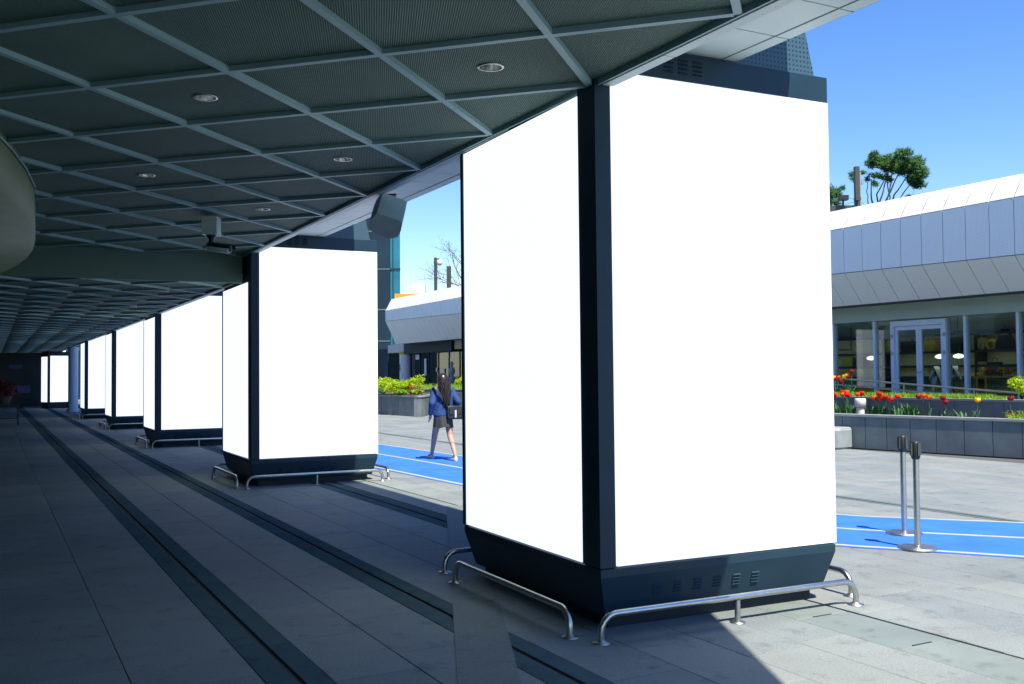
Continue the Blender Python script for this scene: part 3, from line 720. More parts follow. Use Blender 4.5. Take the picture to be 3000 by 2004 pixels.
# left end of that building: entrance under a dark fascia
om().box(20.0, 20.5, 44.15, 50.45, 2.74, 3.30).build('blank_fascia_board', M['tower'], OB)
om().box(20.15, 20.5, 41.0, 44.14, 2.95, 3.30).build('lintel', M['facade'], OB)
om().box(20.12, 20.5, 50.46, 53.2, 2.86, 3.30).build('lintel', M['facade'], OB)
om().box(20.14, 20.5, 41.0, 44.1, 2.84, 2.945).build('yellow_band', M['ycol'], OB)
col_ = om().lathe([(.33, SHF), (.33, 2.72)], (20.35, 51.1, 0), 24).build('round_column', M['white'], OB)
om().lathe([(.345, 2.72), (.345, 2.86)], (20.35, 51.1, 0), 24).build('yellow_band', M['ycol'], col_)
om().add([(20.008, 51.1+.10*math.cos(a_)*(1+.25*math.cos(3*a_)), 2.0+.15*math.sin(a_)*(1+.25*math.cos(3*a_))) for a_ in [2*math.pi*k/18 for k in range(18)]] + [(20.03, 51.1, 2.0)], [(k, (k+1) % 18, 18) for k in range(18)]).build('dark_emblem', M['navy2'], col_)
om().box(20.5, 23.3, 41.01, 41.15, SHF, 3.25).build('partition_wall', M['tower'], OB)
om().box(22.0, 22.3, 41.16, 60, SHF, 3.25).build('back_wall', M['tower'], OB)
for a, b in ((41.0, 42.4), (42.4, 44.1), (44.1, 45.4), (45.4, 46.7), (46.7, 48.0), (48.0, 49.2), (49.2, 50.5), (51.5, 54.0)):
    om().box(20.44, 20.45, a+.03, b-.03, SHF, 2.9).build('window_pane', M['glassd'], OB)
    om().box(20.41, 20.48, b-.029, b+.029, SHF, 2.9).build('mullion', M['tower'], OB)
for (s_, z_, w_, h_) in ((46.0, 1.72, .22, .36), (45.4, 2.6, .14, .3), (46.9, 1.85, .16, .22), (48.4, 2.0, .26, .9), (49.5, 2.55, .5, .26)):
    nb_ = MB().box(0, .008, -w_/2, w_/2, -h_/2, h_/2).build('paper_notice', M['white'] if w_ < .25 else M['frame']); nb_.location = W(20.40, s_, z_); nb_.rotation_euler = (0, 0, ANG)
    tag(nb_, {.22: 'white paper notice on the dark shop door', .14: 'narrow white notice high on the dark shop door', .16: 'small grey notice beside the white door notice', .26: 'tall pale poster on the dark shop glass', .5: 'round topped pale sticker high on the dark shop glass'}[w_], 'notice')
# white figure poster stand at the shop window
th = thing('display_figure', 'pale ornate display figure standing in front of dark shop glass', 'statue', 19.9, 43.9, SHF)
MB().lathe([(.16, 0), (.16, .05), (.05, .09), (.05, .55), (.12, .62), (.16, .78), (.08, .92), (.14, 1.02), (.17, 1.2), (.09, 1.34), (.06, 1.4)], seg=14).build('body', M['concrete'], th)
MB().ell((0, 0, 1.5), .09, .1, .12).build('head', M['concrete'], th)

# goods on the shelves
def goods(kind, s, z, c, w, h, label, t=22.78):
    th = thing(kind, label, 'bag' if 'bag' in kind else 'goods', t, s, z)
    mm = mat('goods_'+kind, c, .6, noise=.1, scale=9)
    if kind in ('tote_bag', 'hand_bag', 'pointed_bag'):
        tp = {'tote_bag': 1.12, 'hand_bag': .8, 'pointed_bag': .25}[kind]
        prof = [[Vector((x_*.07, y_*w/2*f, z_)) for x_, y_ in ((-1, -1), (1, -1), (1, 1), (-1, 1))] for z_, f in ((0, 1), (h*.3, 1.03), (h, tp))]
        MB().loft(prof, smooth=False).build('body', mm, th)
        MB().tube([(0, -w*.25*tp, h), (0, -w*.2*tp, h+.10), (0, w*.2*tp, h+.10), (0, w*.25*tp, h)], .008, 6).build('handle', mm, th)
    elif kind == 'ring_bag':
        MB().loft([[Vector((x_, (w/2-.05*f_)*math.cos(a_)+0, h/2+(h/2-.05*f_)*math.sin(a_))) for x_, f_ in ((-.05, 0), (.05, 0), (.05, 1), (-.05, 1))] for a_ in [2*math.pi*k/18 for k in range(19)]], smooth=False, caps=False).build('body', mm, th)
    else:
        MB().box(-.09, .09, -w/2, w/2, 0, h*.8).build('body', mm, th)
        MB().box(-.095, .095, -w/2-.005, w/2+.005, h*.801, h).build('lid', mm, th)
YL = (.62, .52, .12); OL = (.45, .42, .2); DK = (.03, .04, .05)
goods('hand_bag', 18.56, 2.10, YL, .40, .30, 'yellow handbag on the shelf behind the right door leaf')
goods('tote_bag', 17.0, 2.10, OL, .36, .32, 'pale leaning tote bag on the shelf right of the door')
goods('ring_bag', 16.62, 2.10, YL, .30, .27, 'yellow ring shaped bag on the upper shelf')
goods('pointed_bag', 16.24, 2.10, DK, .46, .52, 'tall dark pointed bag on the upper shelf')
goods('tote_bag', 17.66, 2.10, DK, .36, .42, 'dark tote bag on the shelf beside the door frame')
goods('hand_bag', 19.86, 2.10, YL, .30, .34, 'small yellow handbag on the shelf left of the door')
goods('storage_box', 21.40, 1.72, (.70, .60, .05), .38, .24, 'bright yellow box on the shelf of the left window')
goods('storage_box', 21.0, 1.72, DK, .36, .26, 'dark box beside the bright yellow box')
goods('hand_bag', 21.08, 1.42, OL, .36, .20, 'pale handbag on the lower shelf of the left window')
goods('hand_bag', 21.55, 1.42, OL, .26, .16, 'small pale handbag at the end of the lower shelf')
goods('storage_box', 16.95, 1.42, OL, .20, .38, 'tall pale box on the middle shelf right of the door')
goods('tote_bag', 16.55, 1.42, DK, .30, .36, 'dark tote bag on the middle shelf right of the door')
goods('tote_bag', 19.2, 2.10, DK, .44, .30, 'wide dark bag on the shelf behind the left door leaf')
goods('storage_box', 15.6, 1.72, DK, .4, .25, 'dark box low on the shelf at the far right window')

# white pendant lamps and drooping leaf ornaments behind the glass
for s, l in ((19.4, 'white oval pendant lamp behind the window left of the door'), (17.17, 'white oval pendant lamp behind the right door leaf'), (16.63, 'white oval pendant lamp behind the window right of the door')):
    th = thing('pendant_lamp', l, 'lamp', 21.5, s, 1.93)
    MB().lathe([(.02, -.05), (.10, -.035), (.135, .0), (.10, .04), (.02, .065)], seg=18).build('shade', M['lamp'], th)
    MB().tube([(0, 0, .06), (0, 0, 1.12)], .006, 6).build('cord', M['black'], th)
for s, l in ((17.33, 'white drooping leaf ornament behind the right door leaf'), (16.78, 'white drooping leaf ornament beside the door frame')):
    th = thing('leaf_ornament', l, 'ornament', 21.5, s, SHF+.02)
    MB().lathe([(.14, 0), (.14, .03), (.015, .05), (.015, 1.05)], seg=12).build('stand', M['black'], th)
    for k in range(9):
        a_ = 2*math.pi*k/9; ln = random.uniform(.28, .42); dr = random.uniform(.2, .75); zt = 1.05-.12*(k % 3)
        c_ = Vector((math.cos(a_), math.sin(a_), 0)); sd = Vector((-math.sin(a_), math.cos(a_), 0))
        pts = [Vector((0, 0, zt)) + c_*ln*f*.6 + Vector((0, 0, .10*f-dr*f*f*.75)) for f in (0, .35, .7, 1)]; wd = [.015, .075, .06, .005]
        MB().add([p+sd*w for p, w in zip(pts, wd)] + [p-sd*w for p, w in zip(pts, wd)], [(k_, k_+1, 5+k_, 4+k_) for k_ in range(3)], True).build('leaf', M['white'], th)
# reflection of a flower bench, built as an object behind the right window
th = thing('reflected_bench', 'window reflection of a low wooden flower bench, built as an object behind the right window', 'bench', 21.2, 15.35, SHF+.02)
MB().box(-.2, .2, -.55, .5, .76, .80).build('seat', M['amber'], th)
for a, b in ((-.16, -.48), (.16, -.48), (-.16, .43), (.16, .43)): MB().box(a-.02, a+.02, b-.02, b+.02, 0, .759).build('leg', M['amber'], th)
fb = MB()
for k in range(90): fb.leaf((random.uniform(-.15, .15), random.uniform(-.5, .45), .84+random.random()*.1), .035)
fb.build('red_flowers', M['fl_red'], th)['kind'] = 'stuff'
fb = MB()
for k in range(30): fb.leaf((random.uniform(-.1, .1), random.uniform(-.22, -.05), .88+random.random()*.12), .04)
fb.build('yellow_flowers', M['fl_yellow'], th)['kind'] = 'stuff'

# ramp hand rail in front of the shop
th = thing('ramp_handrail', 'twin tube handrail sloping down along the shop ramp', 'handrail', 18.3, 14.5)
for dz in (0, -.15): TM(18.3, 14.5).tube([(18.3, 17.6, 1.41+dz), (18.3, 9.5, .91+dz)], .022, 8).build('rail_tube', M['steel2'], th)
for s in (17.4, 15.6, 13.8, 12.0, 10.2): TM(18.3, 14.5).tube([(18.3, s, .6), (18.3, s, 1.4-(17.6-s)*.0617)], .018, 8).build('post', M['steel2'], th)

# ------------------------------------------------------------------ planters on the right
wa = Vector((*TS(6.697, 20.689), 0)); wb = Vector((*TS(9.06, 17.53), 0)); wd = (wa-wb).normalized(); wn = Vector((-wd.y, wd.x, 0))
if wn.x < 0: wn = -wn
def wl(k, off_, z): p = wb + wd*k + wn*off_; return Vector((p.x, p.y, z))
PL = thing('stone_planter', 'long dark stone planter of tulips in front of the shop', 'planter', wb.x, wb.y)
def pm(): return TM(wb.x, wb.y, 0)
def wbox(mb, k0, k1, o0, o1, z0, z1):
    c = [wl(k0, o0, z0), wl(k1, o0, z0), wl(k1, o1, z0), wl(k0, o1, z0), wl(k0, o0, z1), wl(k1, o0, z1), wl(k1, o1, z1), wl(k0, o1, z1)]
    return mb.add(c, [(3, 2, 1, 0), (4, 5, 6, 7), (0, 1, 5, 4), (1, 2, 6, 5), (2, 3, 7, 6), (3, 0, 4, 7)])
joints = [-3.2, -2.65, -2.1, -1.55, -1.0, -.48, .02, .55, 1.09, 1.64, 2.18, 2.69, 3.17, 3.7, 4.25, 4.8, 5.35, 5.9, 6.45, 7.0]
for a, b in zip(joints, joints[1:]): wbox(pm(), a+.007, b-.007, 0, .04, .012, .655).build('cladding_panel', M['stone_wall'], PL)
wbox(pm(), -3.2, 7, .041, .25, 0, .655).build('core_wall', M['dark'], PL)
wbox(pm(), -3.2, 7, -.02, .27, .656, .70).build('coping', M['coping'], PL)
wbox(pm(), -3.2, 7, .27, 2.1, .3, .62).build('soil', M['soil'], PL)
UP = thing('stone_planter', 'upper stone planter with a strip of bright grass behind the tulips', 'planter', 17.3, 14)
for k in range(14): TM(17.3, 14).box(17.30, 17.34, 8+k*1.1+.006, 9.1+k*1.1-.006, 0.4, .965).build('cladding_panel', M['stone_wall'], UP)
TM(17.3, 14).box(17.341, 17.5, 8, 23.4, .0, .965).build('core_wall', M['dark'], UP)
TM(17.3, 14).box(17.28, 17.52, 8, 23.4, .966, 1.01).build('coping', M['coping'], UP)
TM(17.3, 14).box(17.521, 18.45, 8, 23.4, .0, 1.0).build('soil', M['soil'], UP)
gr = MB()
for k in range(9000):
    t = random.uniform(17.40, 18.0); s = random.uniform(12.55, 23); h = random.uniform(.05, .13) if s > 13 else random.uniform(.03, .09)
    a_ = random.uniform(0, 6.28); dx, dy = math.cos(a_)*.012, math.sin(a_)*.012; lx, ly = random.gauss(0, .03), random.gauss(0, .03)
    gr.add([(t-dx, s-dy, 1.0), (t+dx, s+dy, 1.0), (t+lx, s+ly, 1.0+h)], [(0, 1, 2)])
o = gr.build('planter_grass', M['grass']); o.rotation_euler = (0, 0, ANG); tag(o, 'bright green grass strip along the upper planter', 'grass', kind='stuff')

# rounded concrete bench against the planter
BN = thing('concrete_bench', 'rounded pale concrete bench end against the dark planter wall', 'bench', wl(3.4, -.35, 0).x, wl(3.4, -.35, 0).y)
bmh = TM(wl(3.4, -.35, 0).x, wl(3.4, -.35, 0).y)
rings = []
for z_, g_ in ((.0, .03), (.04, .0), (.38, .0), (.425, .02), (.44, .06)):
    pts = []
    k0, k1, o0, o1, rr = 3.44+g_, 6.6, -.56+g_, -.03, .16
    for cx_, cy_, a0 in ((k0+rr, o0+rr, 180), (k1-rr, o0+rr, 270), (k1-.02, o1-.02, 0), (k0+.05, o1-.05, 90)):
        r2 = rr if cy_ < -.2 else (.02 if cx_ > 5 else .05)
        for q_ in range(6): pts.append(wl(cx_+r2*math.cos(R(a0+18*q_)), cy_+r2*math.sin(R(a0+18*q_)), z_))
    rings.append(pts)
bmh.loft(rings, smooth=False).build('seat_block', M['concrete'], BN)

# tulips
def tulip_protos(colour):
    fl = MB()
    for k in range(6):
        a_ = math.pi/3*k; rot = Quaternion((0, 0, 1), a_); f_ = 1 if k % 2 else .92
        pts = []
        for z_, r_, w_ in ((0, .006, .006), (.02, .03*f_, .020), (.045, .036*f_, .024), (.07, .032*f_, .014), (.082, .030*f_, .002)):
            pts.append(rot @ Vector((r_, -w_, z_))); pts.append(rot @ Vector((r_+.006, 0, z_))); pts.append(rot @ Vector((r_, w_, z_)))
        fs = []
        for i in range(4):
            for j in range(2): fs.append((i*3+j, i*3+j+1, i*3+j+4, i*3+j+3))
        fl.add(pts, fs, True)
    me = fl.mesh('flower'); me.materials.append(M['fl_'+colour]); return me
def leafblade(h, lean, a_, w_):
    c_ = Vector((math.cos(a_), math.sin(a_), 0)); sd = Vector((-math.sin(a_), math.cos(a_), 0)); mb = MB(); vs = []
    for f, wf in ((0, .5), (.35, 1), (.7, .75), (1, .03)):
        p = c_*(lean*f*f) + Vector((0, 0, h*(f-.18*f*f)))
        vs += [p-sd*w_*wf+c_*.006, p, p+sd*w_*wf+c_*.006]
    return mb.add(vs, [(i*3+j, i*3+j+1, i*3+j+4, i*3+j+3) for i in range(3) for j in range(2)], True)
FM = {c: tulip_protos(c) for c in ('red', 'orange', 'yellow', 'maroon')}
def mk(me_, mm): me_.materials.append(mm); return me_
STEM = mk(MB().tube([(0, 0, 0), (.004, 0, .2), (0, 0, .40)], .0055, 6).mesh('stem'), M['tleaf'])
LEAVES = [mk(leafblade(h, l, a_, w).mesh('leaf'), M['tleaf']) for h, l, a_, w in ((.26, .08, .3, .022), (.22, .12, 2.4, .026), (.28, .05, 4.2, .02), (.2, .1, 5.4, .024), (.30, .03, 1.3, .018))]
def tulip(t, s, zh, colour, label, base=.62, group=None, nl=3):
    th = thing('tulip', label, 'tulip', t, s, base, random.uniform(0, 6.28), group)
    sc = (zh-base)/.43; th.scale = (1.15, 1.15, sc)
    link('stem', STEM, th); f_ = link('flower', FM[colour], th, (0, 0, .395)); f_.scale = (1.25, 1.25, 1.15/max(.6, sc)); f_.rotation_euler = (random.uniform(-.2, .2), random.uniform(-.2, .2), 0)
    for l_ in random.sample(LEAVES, nl): link('leaf', l_, th)
dense = 'red tulip in the dense clump at the left end of the planter'
for k in range(16):
    tulip(16.45+random.random()*.7, 15.62+random.random()*.95, 1.02+random.random()*.11, 'red' if k % 3 else 'orange', ('orange' if k % 3 == 0 else 'red')+' tulip in the dense clump at the left end of the planter', group=('orange' if k % 3 == 0 else 'red')+' tulips of the dense clump')
for k, (s, z, c) in enumerate(((15.12, 1.0, 'orange'), (15.06, .97, 'red'), (14.96, 1.09, 'red'), (14.86, 1.0, 'orange'), (14.80, 1.02, 'red'), (14.90, .98, 'red'), (15.0, 1.06, 'red'))):
    tulip(16.75+random.random()*.12, s, z, c, c+' tulip in the loose group right of the white vent pipe', group=c+' tulips right of the vent pipe')
for s, z, c, l in ((14.65, .96, 'red', 'low red tulip just right of the loose tulip group'), (14.49, 1.03, 'red', 'single red tulip left of the bare leaf clump'),
                   (13.95, 1.04, 'maroon', 'dark red tulip at the left of the middle trio'), (13.85, 1.06, 'orange', 'orange tulip in the middle of the middle trio'), (13.71, 1.03, 'orange', 'orange red tulip at the right of the middle trio'),
                   (13.37, 1.02, 'maroon', 'purple red tulip standing higher of a close pair'), (13.32, .93, 'maroon', 'purple red tulip standing lower of a close pair'),
                   (12.60, .99, 'yellow', 'single yellow tulip in front of the upper planter wall'), (11.91, 1.04, 'maroon', 'lone dark pink tulip near the right end of the planter')):
    tulip(16.8, s, z, c, l, nl=2)
for k, (s, z, c) in enumerate(((17.31, 1.42, 'yellow'), (17.17, 1.43, 'orange'), (16.98, 1.45, 'yellow'), (16.90, 1.47, 'yellow'), (16.84, 1.44, 'red'), (17.02, 1.34, 'orange'), (16.76, 1.58, 'maroon'), (17.24, 1.38, 'red'))):
    tulip(17.9, s, z, c, ('yellow tulip farthest left in the upper planter', 'orange tulip beside the leftmost yellow one in the upper planter', 'left one of two yellow tulips under the handrail end', 'right one of two yellow tulips under the handrail end', 'red tulip right of the paired yellow tulips', 'low orange tulip below the paired yellow tulips', 'tallest dark red tulip above the yellow pair', 'red tulip between the leftmost yellow and orange tulips')[k], base=1.0)
lc = MB()
def clump(mb, t, s, n, h, spread):
    for k in range(n):
        q_ = leafblade(h*random.uniform(.6, 1.1), random.uniform(.02, .14), random.uniform(0, 6.28), random.uniform(.014, .026)); o_ = Vector((t+random.gauss(0, spread), s+random.gauss(0, spread), .62))
        mb.add([p+o_ for p in q_.v], q_.f, True)
for k in range(22): clump(lc, random.uniform(16.4, 17.1), random.uniform(15.5, 16.8), 5, .33, .05)
for k in range(8): clump(lc, 16.8, random.uniform(14.6, 15.3), 4, .28, .04)
for k in range(8): clump(lc, 16.75, random.uniform(14.0, 14.4), 6, .34, .05)
for s in (13.1, 12.95, 12.85, 13.5): clump(lc, 16.8, s, 4, .24, .03)
o = lc.build('tulip_leaves', M['tleaf']); o.rotation_euler = (0, 0, ANG); tag(o, 'mass of broad tulip leaves along the planter', 'leaves', kind='stuff')
th = thing('vent_pipe', 'short white capped vent pipe standing among the tulips', 'pipe', 16.62, 15.33, .60)
MB().lathe([(.085, 0), (.085, .20)], seg=22).build('pipe', M['white'], th)
MB().lathe([(.090, .205), (.118, .215), (.118, .37), (.105, .395), (.02, .40)], seg=22).build('cap', M['white'], th)

def bush(name, label, cat, pos, rad, n, size, material, flowers=None, group=None, stem=True, t_frame=False):
    th = empty(name, pos, random.uniform(0, 6)); tag(th, label, cat, group)
    mb = MB(); rx, ry, rz = rad
    lobes = [(Vector((random.uniform(-.55, .55)*rx, random.uniform(-.55, .55)*ry, rz*random.uniform(.55, 1.35))), random.uniform(.35, .6)) for _ in range(9)]
    for k in range(n):
        c, f = random.choice(lobes); v = Vector((random.gauss(0, 1), random.gauss(0, 1), random.gauss(0, 1))).normalized()*(random.random()**.4)
        mb.leaf(c + Vector((v.x*rx*f, v.y*ry*f, v.z*rz*f)), size*random.uniform(.6, 1.3))
    mb.build('foliage', material, th)
    if stem:
        st = MB()
        for c, f in lobes: st.tube([(0, 0, 0), c*.5, c], [.02*rz+.006, .012*rz+.004, .004], 6)
        st.build('stems', M['bark'], th)
    if flowers:
        fm, nf = flowers; fb = MB()
        for k in range(nf):
            c, f = random.choice(lobes); v = Vector((random.gauss(0, 1), random.gauss(0, 1), abs(random.gauss(0, 1)))).normalized()
            p = c + Vector((v.x*rx*f, v.y*ry*f, v.z*rz*f))
            for q_ in range(5): fb.leaf(p + Vector((random.gauss(0, .02), random.gauss(0, .02), random.gauss(0, .02))), size*.8)
        fb.build('blossoms', fm, th)
    return th
bush('shrub', 'yellow green shrub at the right edge in front of the shop', 'shrub', W(18.05, 12.55, 1.0), (.28, .28, .24), 900, .035, M['lime'])
bush('ground_shrub', 'low mossy mound with tiny flowers at the right end of the planter', 'shrub', W(16.75, 11.45, .60), (.42, .5, .14), 900, .022, M['grass'], (M['fl_orange'], 14))

# ------------------------------------------------------------------ planters on the left
LP = tag(empty('stone_planter', (-3.6, 37.6, 0)), 'dark stone planter with rounded corner and yellow green shrubs', 'planter')
poly = [(-8.4, 44.9), (-3.95, 38.03), (-3.78, 37.78), (-3.62, 37.64), (-3.48, 37.68), (-3.38, 37.88), (-3.30, 39.0), (-3.28, 40.4), (-6.0, 46)]
lm = lambda: TMW(-3.6, 37.6)
class TMW(MB):
    def __init__(s, x, y): super().__init__(); s.o = Vector((x, y, 0))
def inset(p, k): c = (-5.2, 41.3); return [(c[0]+(q[0]-c[0])*k, c[1]+(q[1]-c[1])*k) for q in p]
lm().prism(inset(poly, .97), 0, .74).build('core_wall', M['dark'], LP)
segs = []
a, b = Vector(poly[1]), Vector(poly[0]); ln = (b-a).length; nseg = 16
for k in range(nseg):
    p0 = a.lerp(b, k/nseg+.0012); p1 = a.lerp(b, (k+1)/nseg-.0012); nn = Vector((-(b-a).y, (b-a).x)).normalized()*.12
    if (p0+nn-Vector((-5.2, 41.3))).length > p0.__sub__(Vector((-5.2, 41.3))).length: nn = -nn
    lm().prism([p0, p1, p1+nn, p0+nn], .01, .74).build('cladding_panel', M['stone_wall'], LP)
cor = [Vector(p) for p in poly[1:8]]; cc = Vector((-4.4, 39.8))
for k in range(len(cor)-1):
    i0, i1 = cor[k]+(cc-cor[k]).normalized()*.12, cor[k+1]+(cc-cor[k+1]).normalized()*.12
    lm().prism([cor[k], cor[k+1], i1, i0], .01, .74).build('cladding_panel', M['concrete'] if k == 1 else M['stone_wall'], LP)  # one corner panel is paler: reflected light put into its colour
lm().prism(inset(poly, 1.01), .741, .80).build('coping', M['coping'], LP)
lm().prism(inset(poly, .93), .801, .83).build('soil', M['soil'], LP)
for x_, y_, r_, m_, lab in ((-4.05, 39.3, (.66, .55, .46), 'lime', 'tall bright lime shrub at the corner of the left planter'), (-4.68, 39.5, (.5, .45, .34), 'lime', 'low lime shrub in the middle of the left planter'),
                            (-5.3, 40.4, (.5, .5, .40), 'lime', 'lime shrub beside the second lightbox pillar edge'), (-4.35, 38.85, (.3, .3, .12), 'grass', 'small green cushion plant near the planter edge'), (-3.75, 38.5, (.35, .3, .12), 'grass', 'flat green cushion plant at the planter corner')):
    bush('shrub', lab, 'shrub', (x_, y_, .82), r_, 1300, .05, M[m_])
bush('flowering_plant', 'cluster of orange tulip like flowers at the planter corner', 'flowers', (-3.75, 38.75, .82), (.42, .2, .2), 260, .05, M['tleaf'], (M['fl_orange'], 26))
bush('flowering_plant', 'mixed pale pink and yellow flowers behind the low lime shrub', 'flowers', (-4.7, 40.3, .82), (.6, .3, .26), 420, .05, M['green'], (M['fl_yellow'], 22))
bush('flowering_plant', 'grey green plant at the pillar end of the left planter', 'flowers', (-5.2, 39.95, .82), (.4, .3, .16), 420, .045, M['tleaf'], (M['fl_orange'], 6))
RP = tag(empty('stone_planter', (-1.5, 41.5, 0)), 'dark stone planter wall with grass top behind the walking woman', 'planter')
ra_ = Vector((-7.0, 45.8)); rb_ = Vector((2.5, 38.3)); nn = Vector((-(rb_-ra_).y, (rb_-ra_).x)).normalized()*.3
if nn.y < 0: nn = -nn
for k in range(14):
    p0 = ra_.lerp(rb_, k/14+.001); p1 = ra_.lerp(rb_, (k+1)/14-.001)
    TMW(-1.5, 41.5).prism([p0, p1, p1+nn*.3, p0+nn*.3], .0, .93).build('cladding_panel', M['stone_wall'], RP)
TMW(-1.5, 41.5).prism([ra_+nn*.31, rb_+nn*.31, rb_+nn*6, ra_+nn*6], 0, .93).build('core_wall', M['soil'], RP)
TMW(-1.5, 41.5).prism([ra_-nn*.06, rb_-nn*.06, rb_+nn*1, ra_+nn*1], .931, .98).build('coping', M['coping'], RP)
gr = MB()
for k in range(7000):
    f = random.random(); p = ra_.lerp(rb_, f) + nn*random.uniform(.2, 4); h = random.uniform(.05, .16)*(1+.8*math.sin(f*60)**2)
    gr.add([(p.x-.02, p.y, .96), (p.x+.02, p.y+random.uniform(-.02, .02), .96), (p.x+random.gauss(0, .04), p.y, .97+h)], [(0, 1, 2)])
tag(gr.build('planter_grass', M['grass']), 'green grass strip on the planter behind the walking woman', 'grass', kind='stuff')
bush('shrub', 'small round lime shrub just right of the woman', 'shrub', (-2.25, 43.4, .95), (.32, .3, .3), 700, .05, M['lime'])
bush('shrub', 'bright green bush at the edge of the nearest pillar', 'shrub', (-1.75, 42.6, .95), (.4, .3, .18), 600, .05, M['lime'])
bush('shrub', 'low green bush left of the walking woman', 'shrub', (-3.05, 43.9, .95), (.35, .3, .16), 600, .05, M['lime'])
th = tag(empty('handrail', (-2.4, 41.7, 0)), 'thin steel handrail in front of the rear planter wall', 'handrail')
TMW(-2.4, 41.7).tube([(-3.6, 42.55, .98), (-.6, 40.2, .62)], .02, 8).build('rail_tube', M['steel2'], th)
for f in (.1, .5, .9): TMW(-2.4, 41.7).tube([(-3.6+3*f, 42.55-2.35*f, 0), (-3.6+3*f, 42.55-2.35*f, .98-.36*f)], .016, 8).build('post', M['steel2'], th)

# ------------------------------------------------------------------ dark tower and roof things
TW = tag(empty('dark_tower', (-18, 80, 0)), 'dark stone tower with a teal glass strip behind the second pillar', 'building')
tm = lambda: TMW(-18, 80)
tm().prism([(-34, 75), (-9.27, 75), (-11.5, 90), (-34, 90)], 0, 26).build('wall', M['tower'], TW)
tm().prism([(-9.262, 75.15), (-8.50, 75.15), (-10.9, 90), (-11.35, 90)], 0, 26).build('glass_strip', M['teal'], TW)
for z in (4.2, 6.6, 9.7, 12.6, 15.6):
    tm().box(-34, -9.28, 74.97, 75, z-.05, z+.03).build('floor_line', M['stone_wall'], TW)
for z in (6.9, 9.75, 12.6, 15.5):
    tm().box(-9.268, -8.48, 75.08, 75.15, z-.12, z).build('transom', M['navy'], TW)
for x_ in (-9.05, -8.85, -8.62): tm().box(x_-.03, x_+.03, 75.10, 75.149, 0, 26).build('glazing_bar', M['teal'] if x_ > -8.9 else M['navy'], TW)

th = tag(empty('camera_post', (-4.47, 58, 5.7)), 'slim dark post with a white dome camera above the roof', 'post')
MB().tube([(0, 0, -5.7), (0, 0, 2.80)], .10, 10).build('pole', M['post'], th)
MB().tube([(0, 0, 2.72), (.22, -.05, 2.72)], .04, 8).build('arm', M['post'], th)
MB().ell((.24, -.05, 2.50), .17, .17, .19).build('dome', M['white'], th)
th = tag(empty('roof_post', (-3.69, 58, 5.7)), 'plain square dark post beside the camera post', 'post')
MB().box(-.13, .13, -.13, .13, -5.7, 2.28).build('pole', M['post'], th)
MB().box(-.05, .05, .131, .25, 1.6, 1.8).build('bracket', M['post'], th)
th = tag(empty('roof_unit', (-5.25, 56, 5.72)), 'small white box unit on the roof above the amber duct', 'roof unit')
MB().box(-.35, .35, -.35, .35, .0, 1.02).build('cabinet', M['white'], th)
MB().lathe([(.14, 1.0), (.14, 1.12), (.02, 1.16)], seg=12).build('cap', M['white'], th)
th = tag(empty('roof_duct', (-5.75, 55, 5.72)), 'amber coloured duct lying on the far roof', 'duct')
MB().box(-.75, .75, -.3, .3, 0, .40).build('casing', M['amber'], th)
MB().box(.95, 1.5, -.2, .2, 0, .52).build('end_box', M['amber'], th)
th = tag(empty('roof_parapet', (8.6, 29, 5.7)), 'dark parapet with small floodlights at the roof edge below the pine', 'parapet')
MB().box(-2.2, 1.75, -.15, .15, .0, .76).build('wall', M['post'], th)
fl = MB(); fl.box(1.05, 1.3, -.32, -.1, .90, 1.04); fl.tube([(1.18, -.15, .76), (1.18, -.18, .92)], .03, 6); fl.build('floodlight', M['black'], th)
fl = MB(); fl.box(1.52, 1.66, -.3, -.1, .88, .98); fl.tube([(1.6, -.15, .76), (1.6, -.16, .9)], .02, 6); fl.build('floodlight', M['post'], th)
th = tag(empty('roof_post', (10.27, 29, 5.7)), 'tall dark square post on the roof left of the pine', 'post')
MB().box(-.08, .05, -.08, .08, 0, 1.93).build('pole', M['post'], th)
MB().box(.051, .085, -.07, .07, 0, 1.75).build('conduit', M['coping'], th)

# ------------------------------------------------------------------ trees
def pine(name, label, base, stems, clusters, n, size):
    th = tag(empty(name, base), label, 'tree'); b = Vector(base); tr = MB()
    for path, r0, r1 in stems:
        m_ = len(path); pts = []
        for i in range(m_-1):
            for k in range(4):
                f = k/4; p = Vector(path[i]).lerp(Vector(path[i+1]), f); pts.append(p - b + Vector((random.gauss(0, .02), random.gauss(0, .02), 0)))
        pts.append(Vector(path[-1])-b); tr.tube(pts, [r0+(r1-r0)*i/(len(pts)-1) for i in range(len(pts))], 7)
    tr.build('trunk', M['bark'], th)
    cr = MB()
    for (x_, y_, z_, rx, rz) in clusters:
        for k in range(int(n*rx*rz/.06)):
            v = Vector((random.gauss(0, 1), random.gauss(0, 1), random.gauss(0, 1))).normalized()*(random.random()**.45)
            c = Vector((x_+v.x*rx, y_+v.y*rx, z_+v.z*rz))-b; ax = Vector((random.gauss(0, 1), random.gauss(0, 1), random.gauss(.7, .8))).normalized()
            for q_ in range(5):
                d_ = (ax + Vector((random.gauss(0, .55), random.gauss(0, .55), random.gauss(0, .45)))).normalized()*size*random.uniform(.7, 1.2); o_ = d_.orthogonal().normalized()*.016
                cr.add([c-o_, c+o_, c+d_], [(0, 1, 2)])
    cr.build('crown', M['pine'], th); return th
Y = 37.0
root_ = (13.55, Y, 5.0)
cl = []
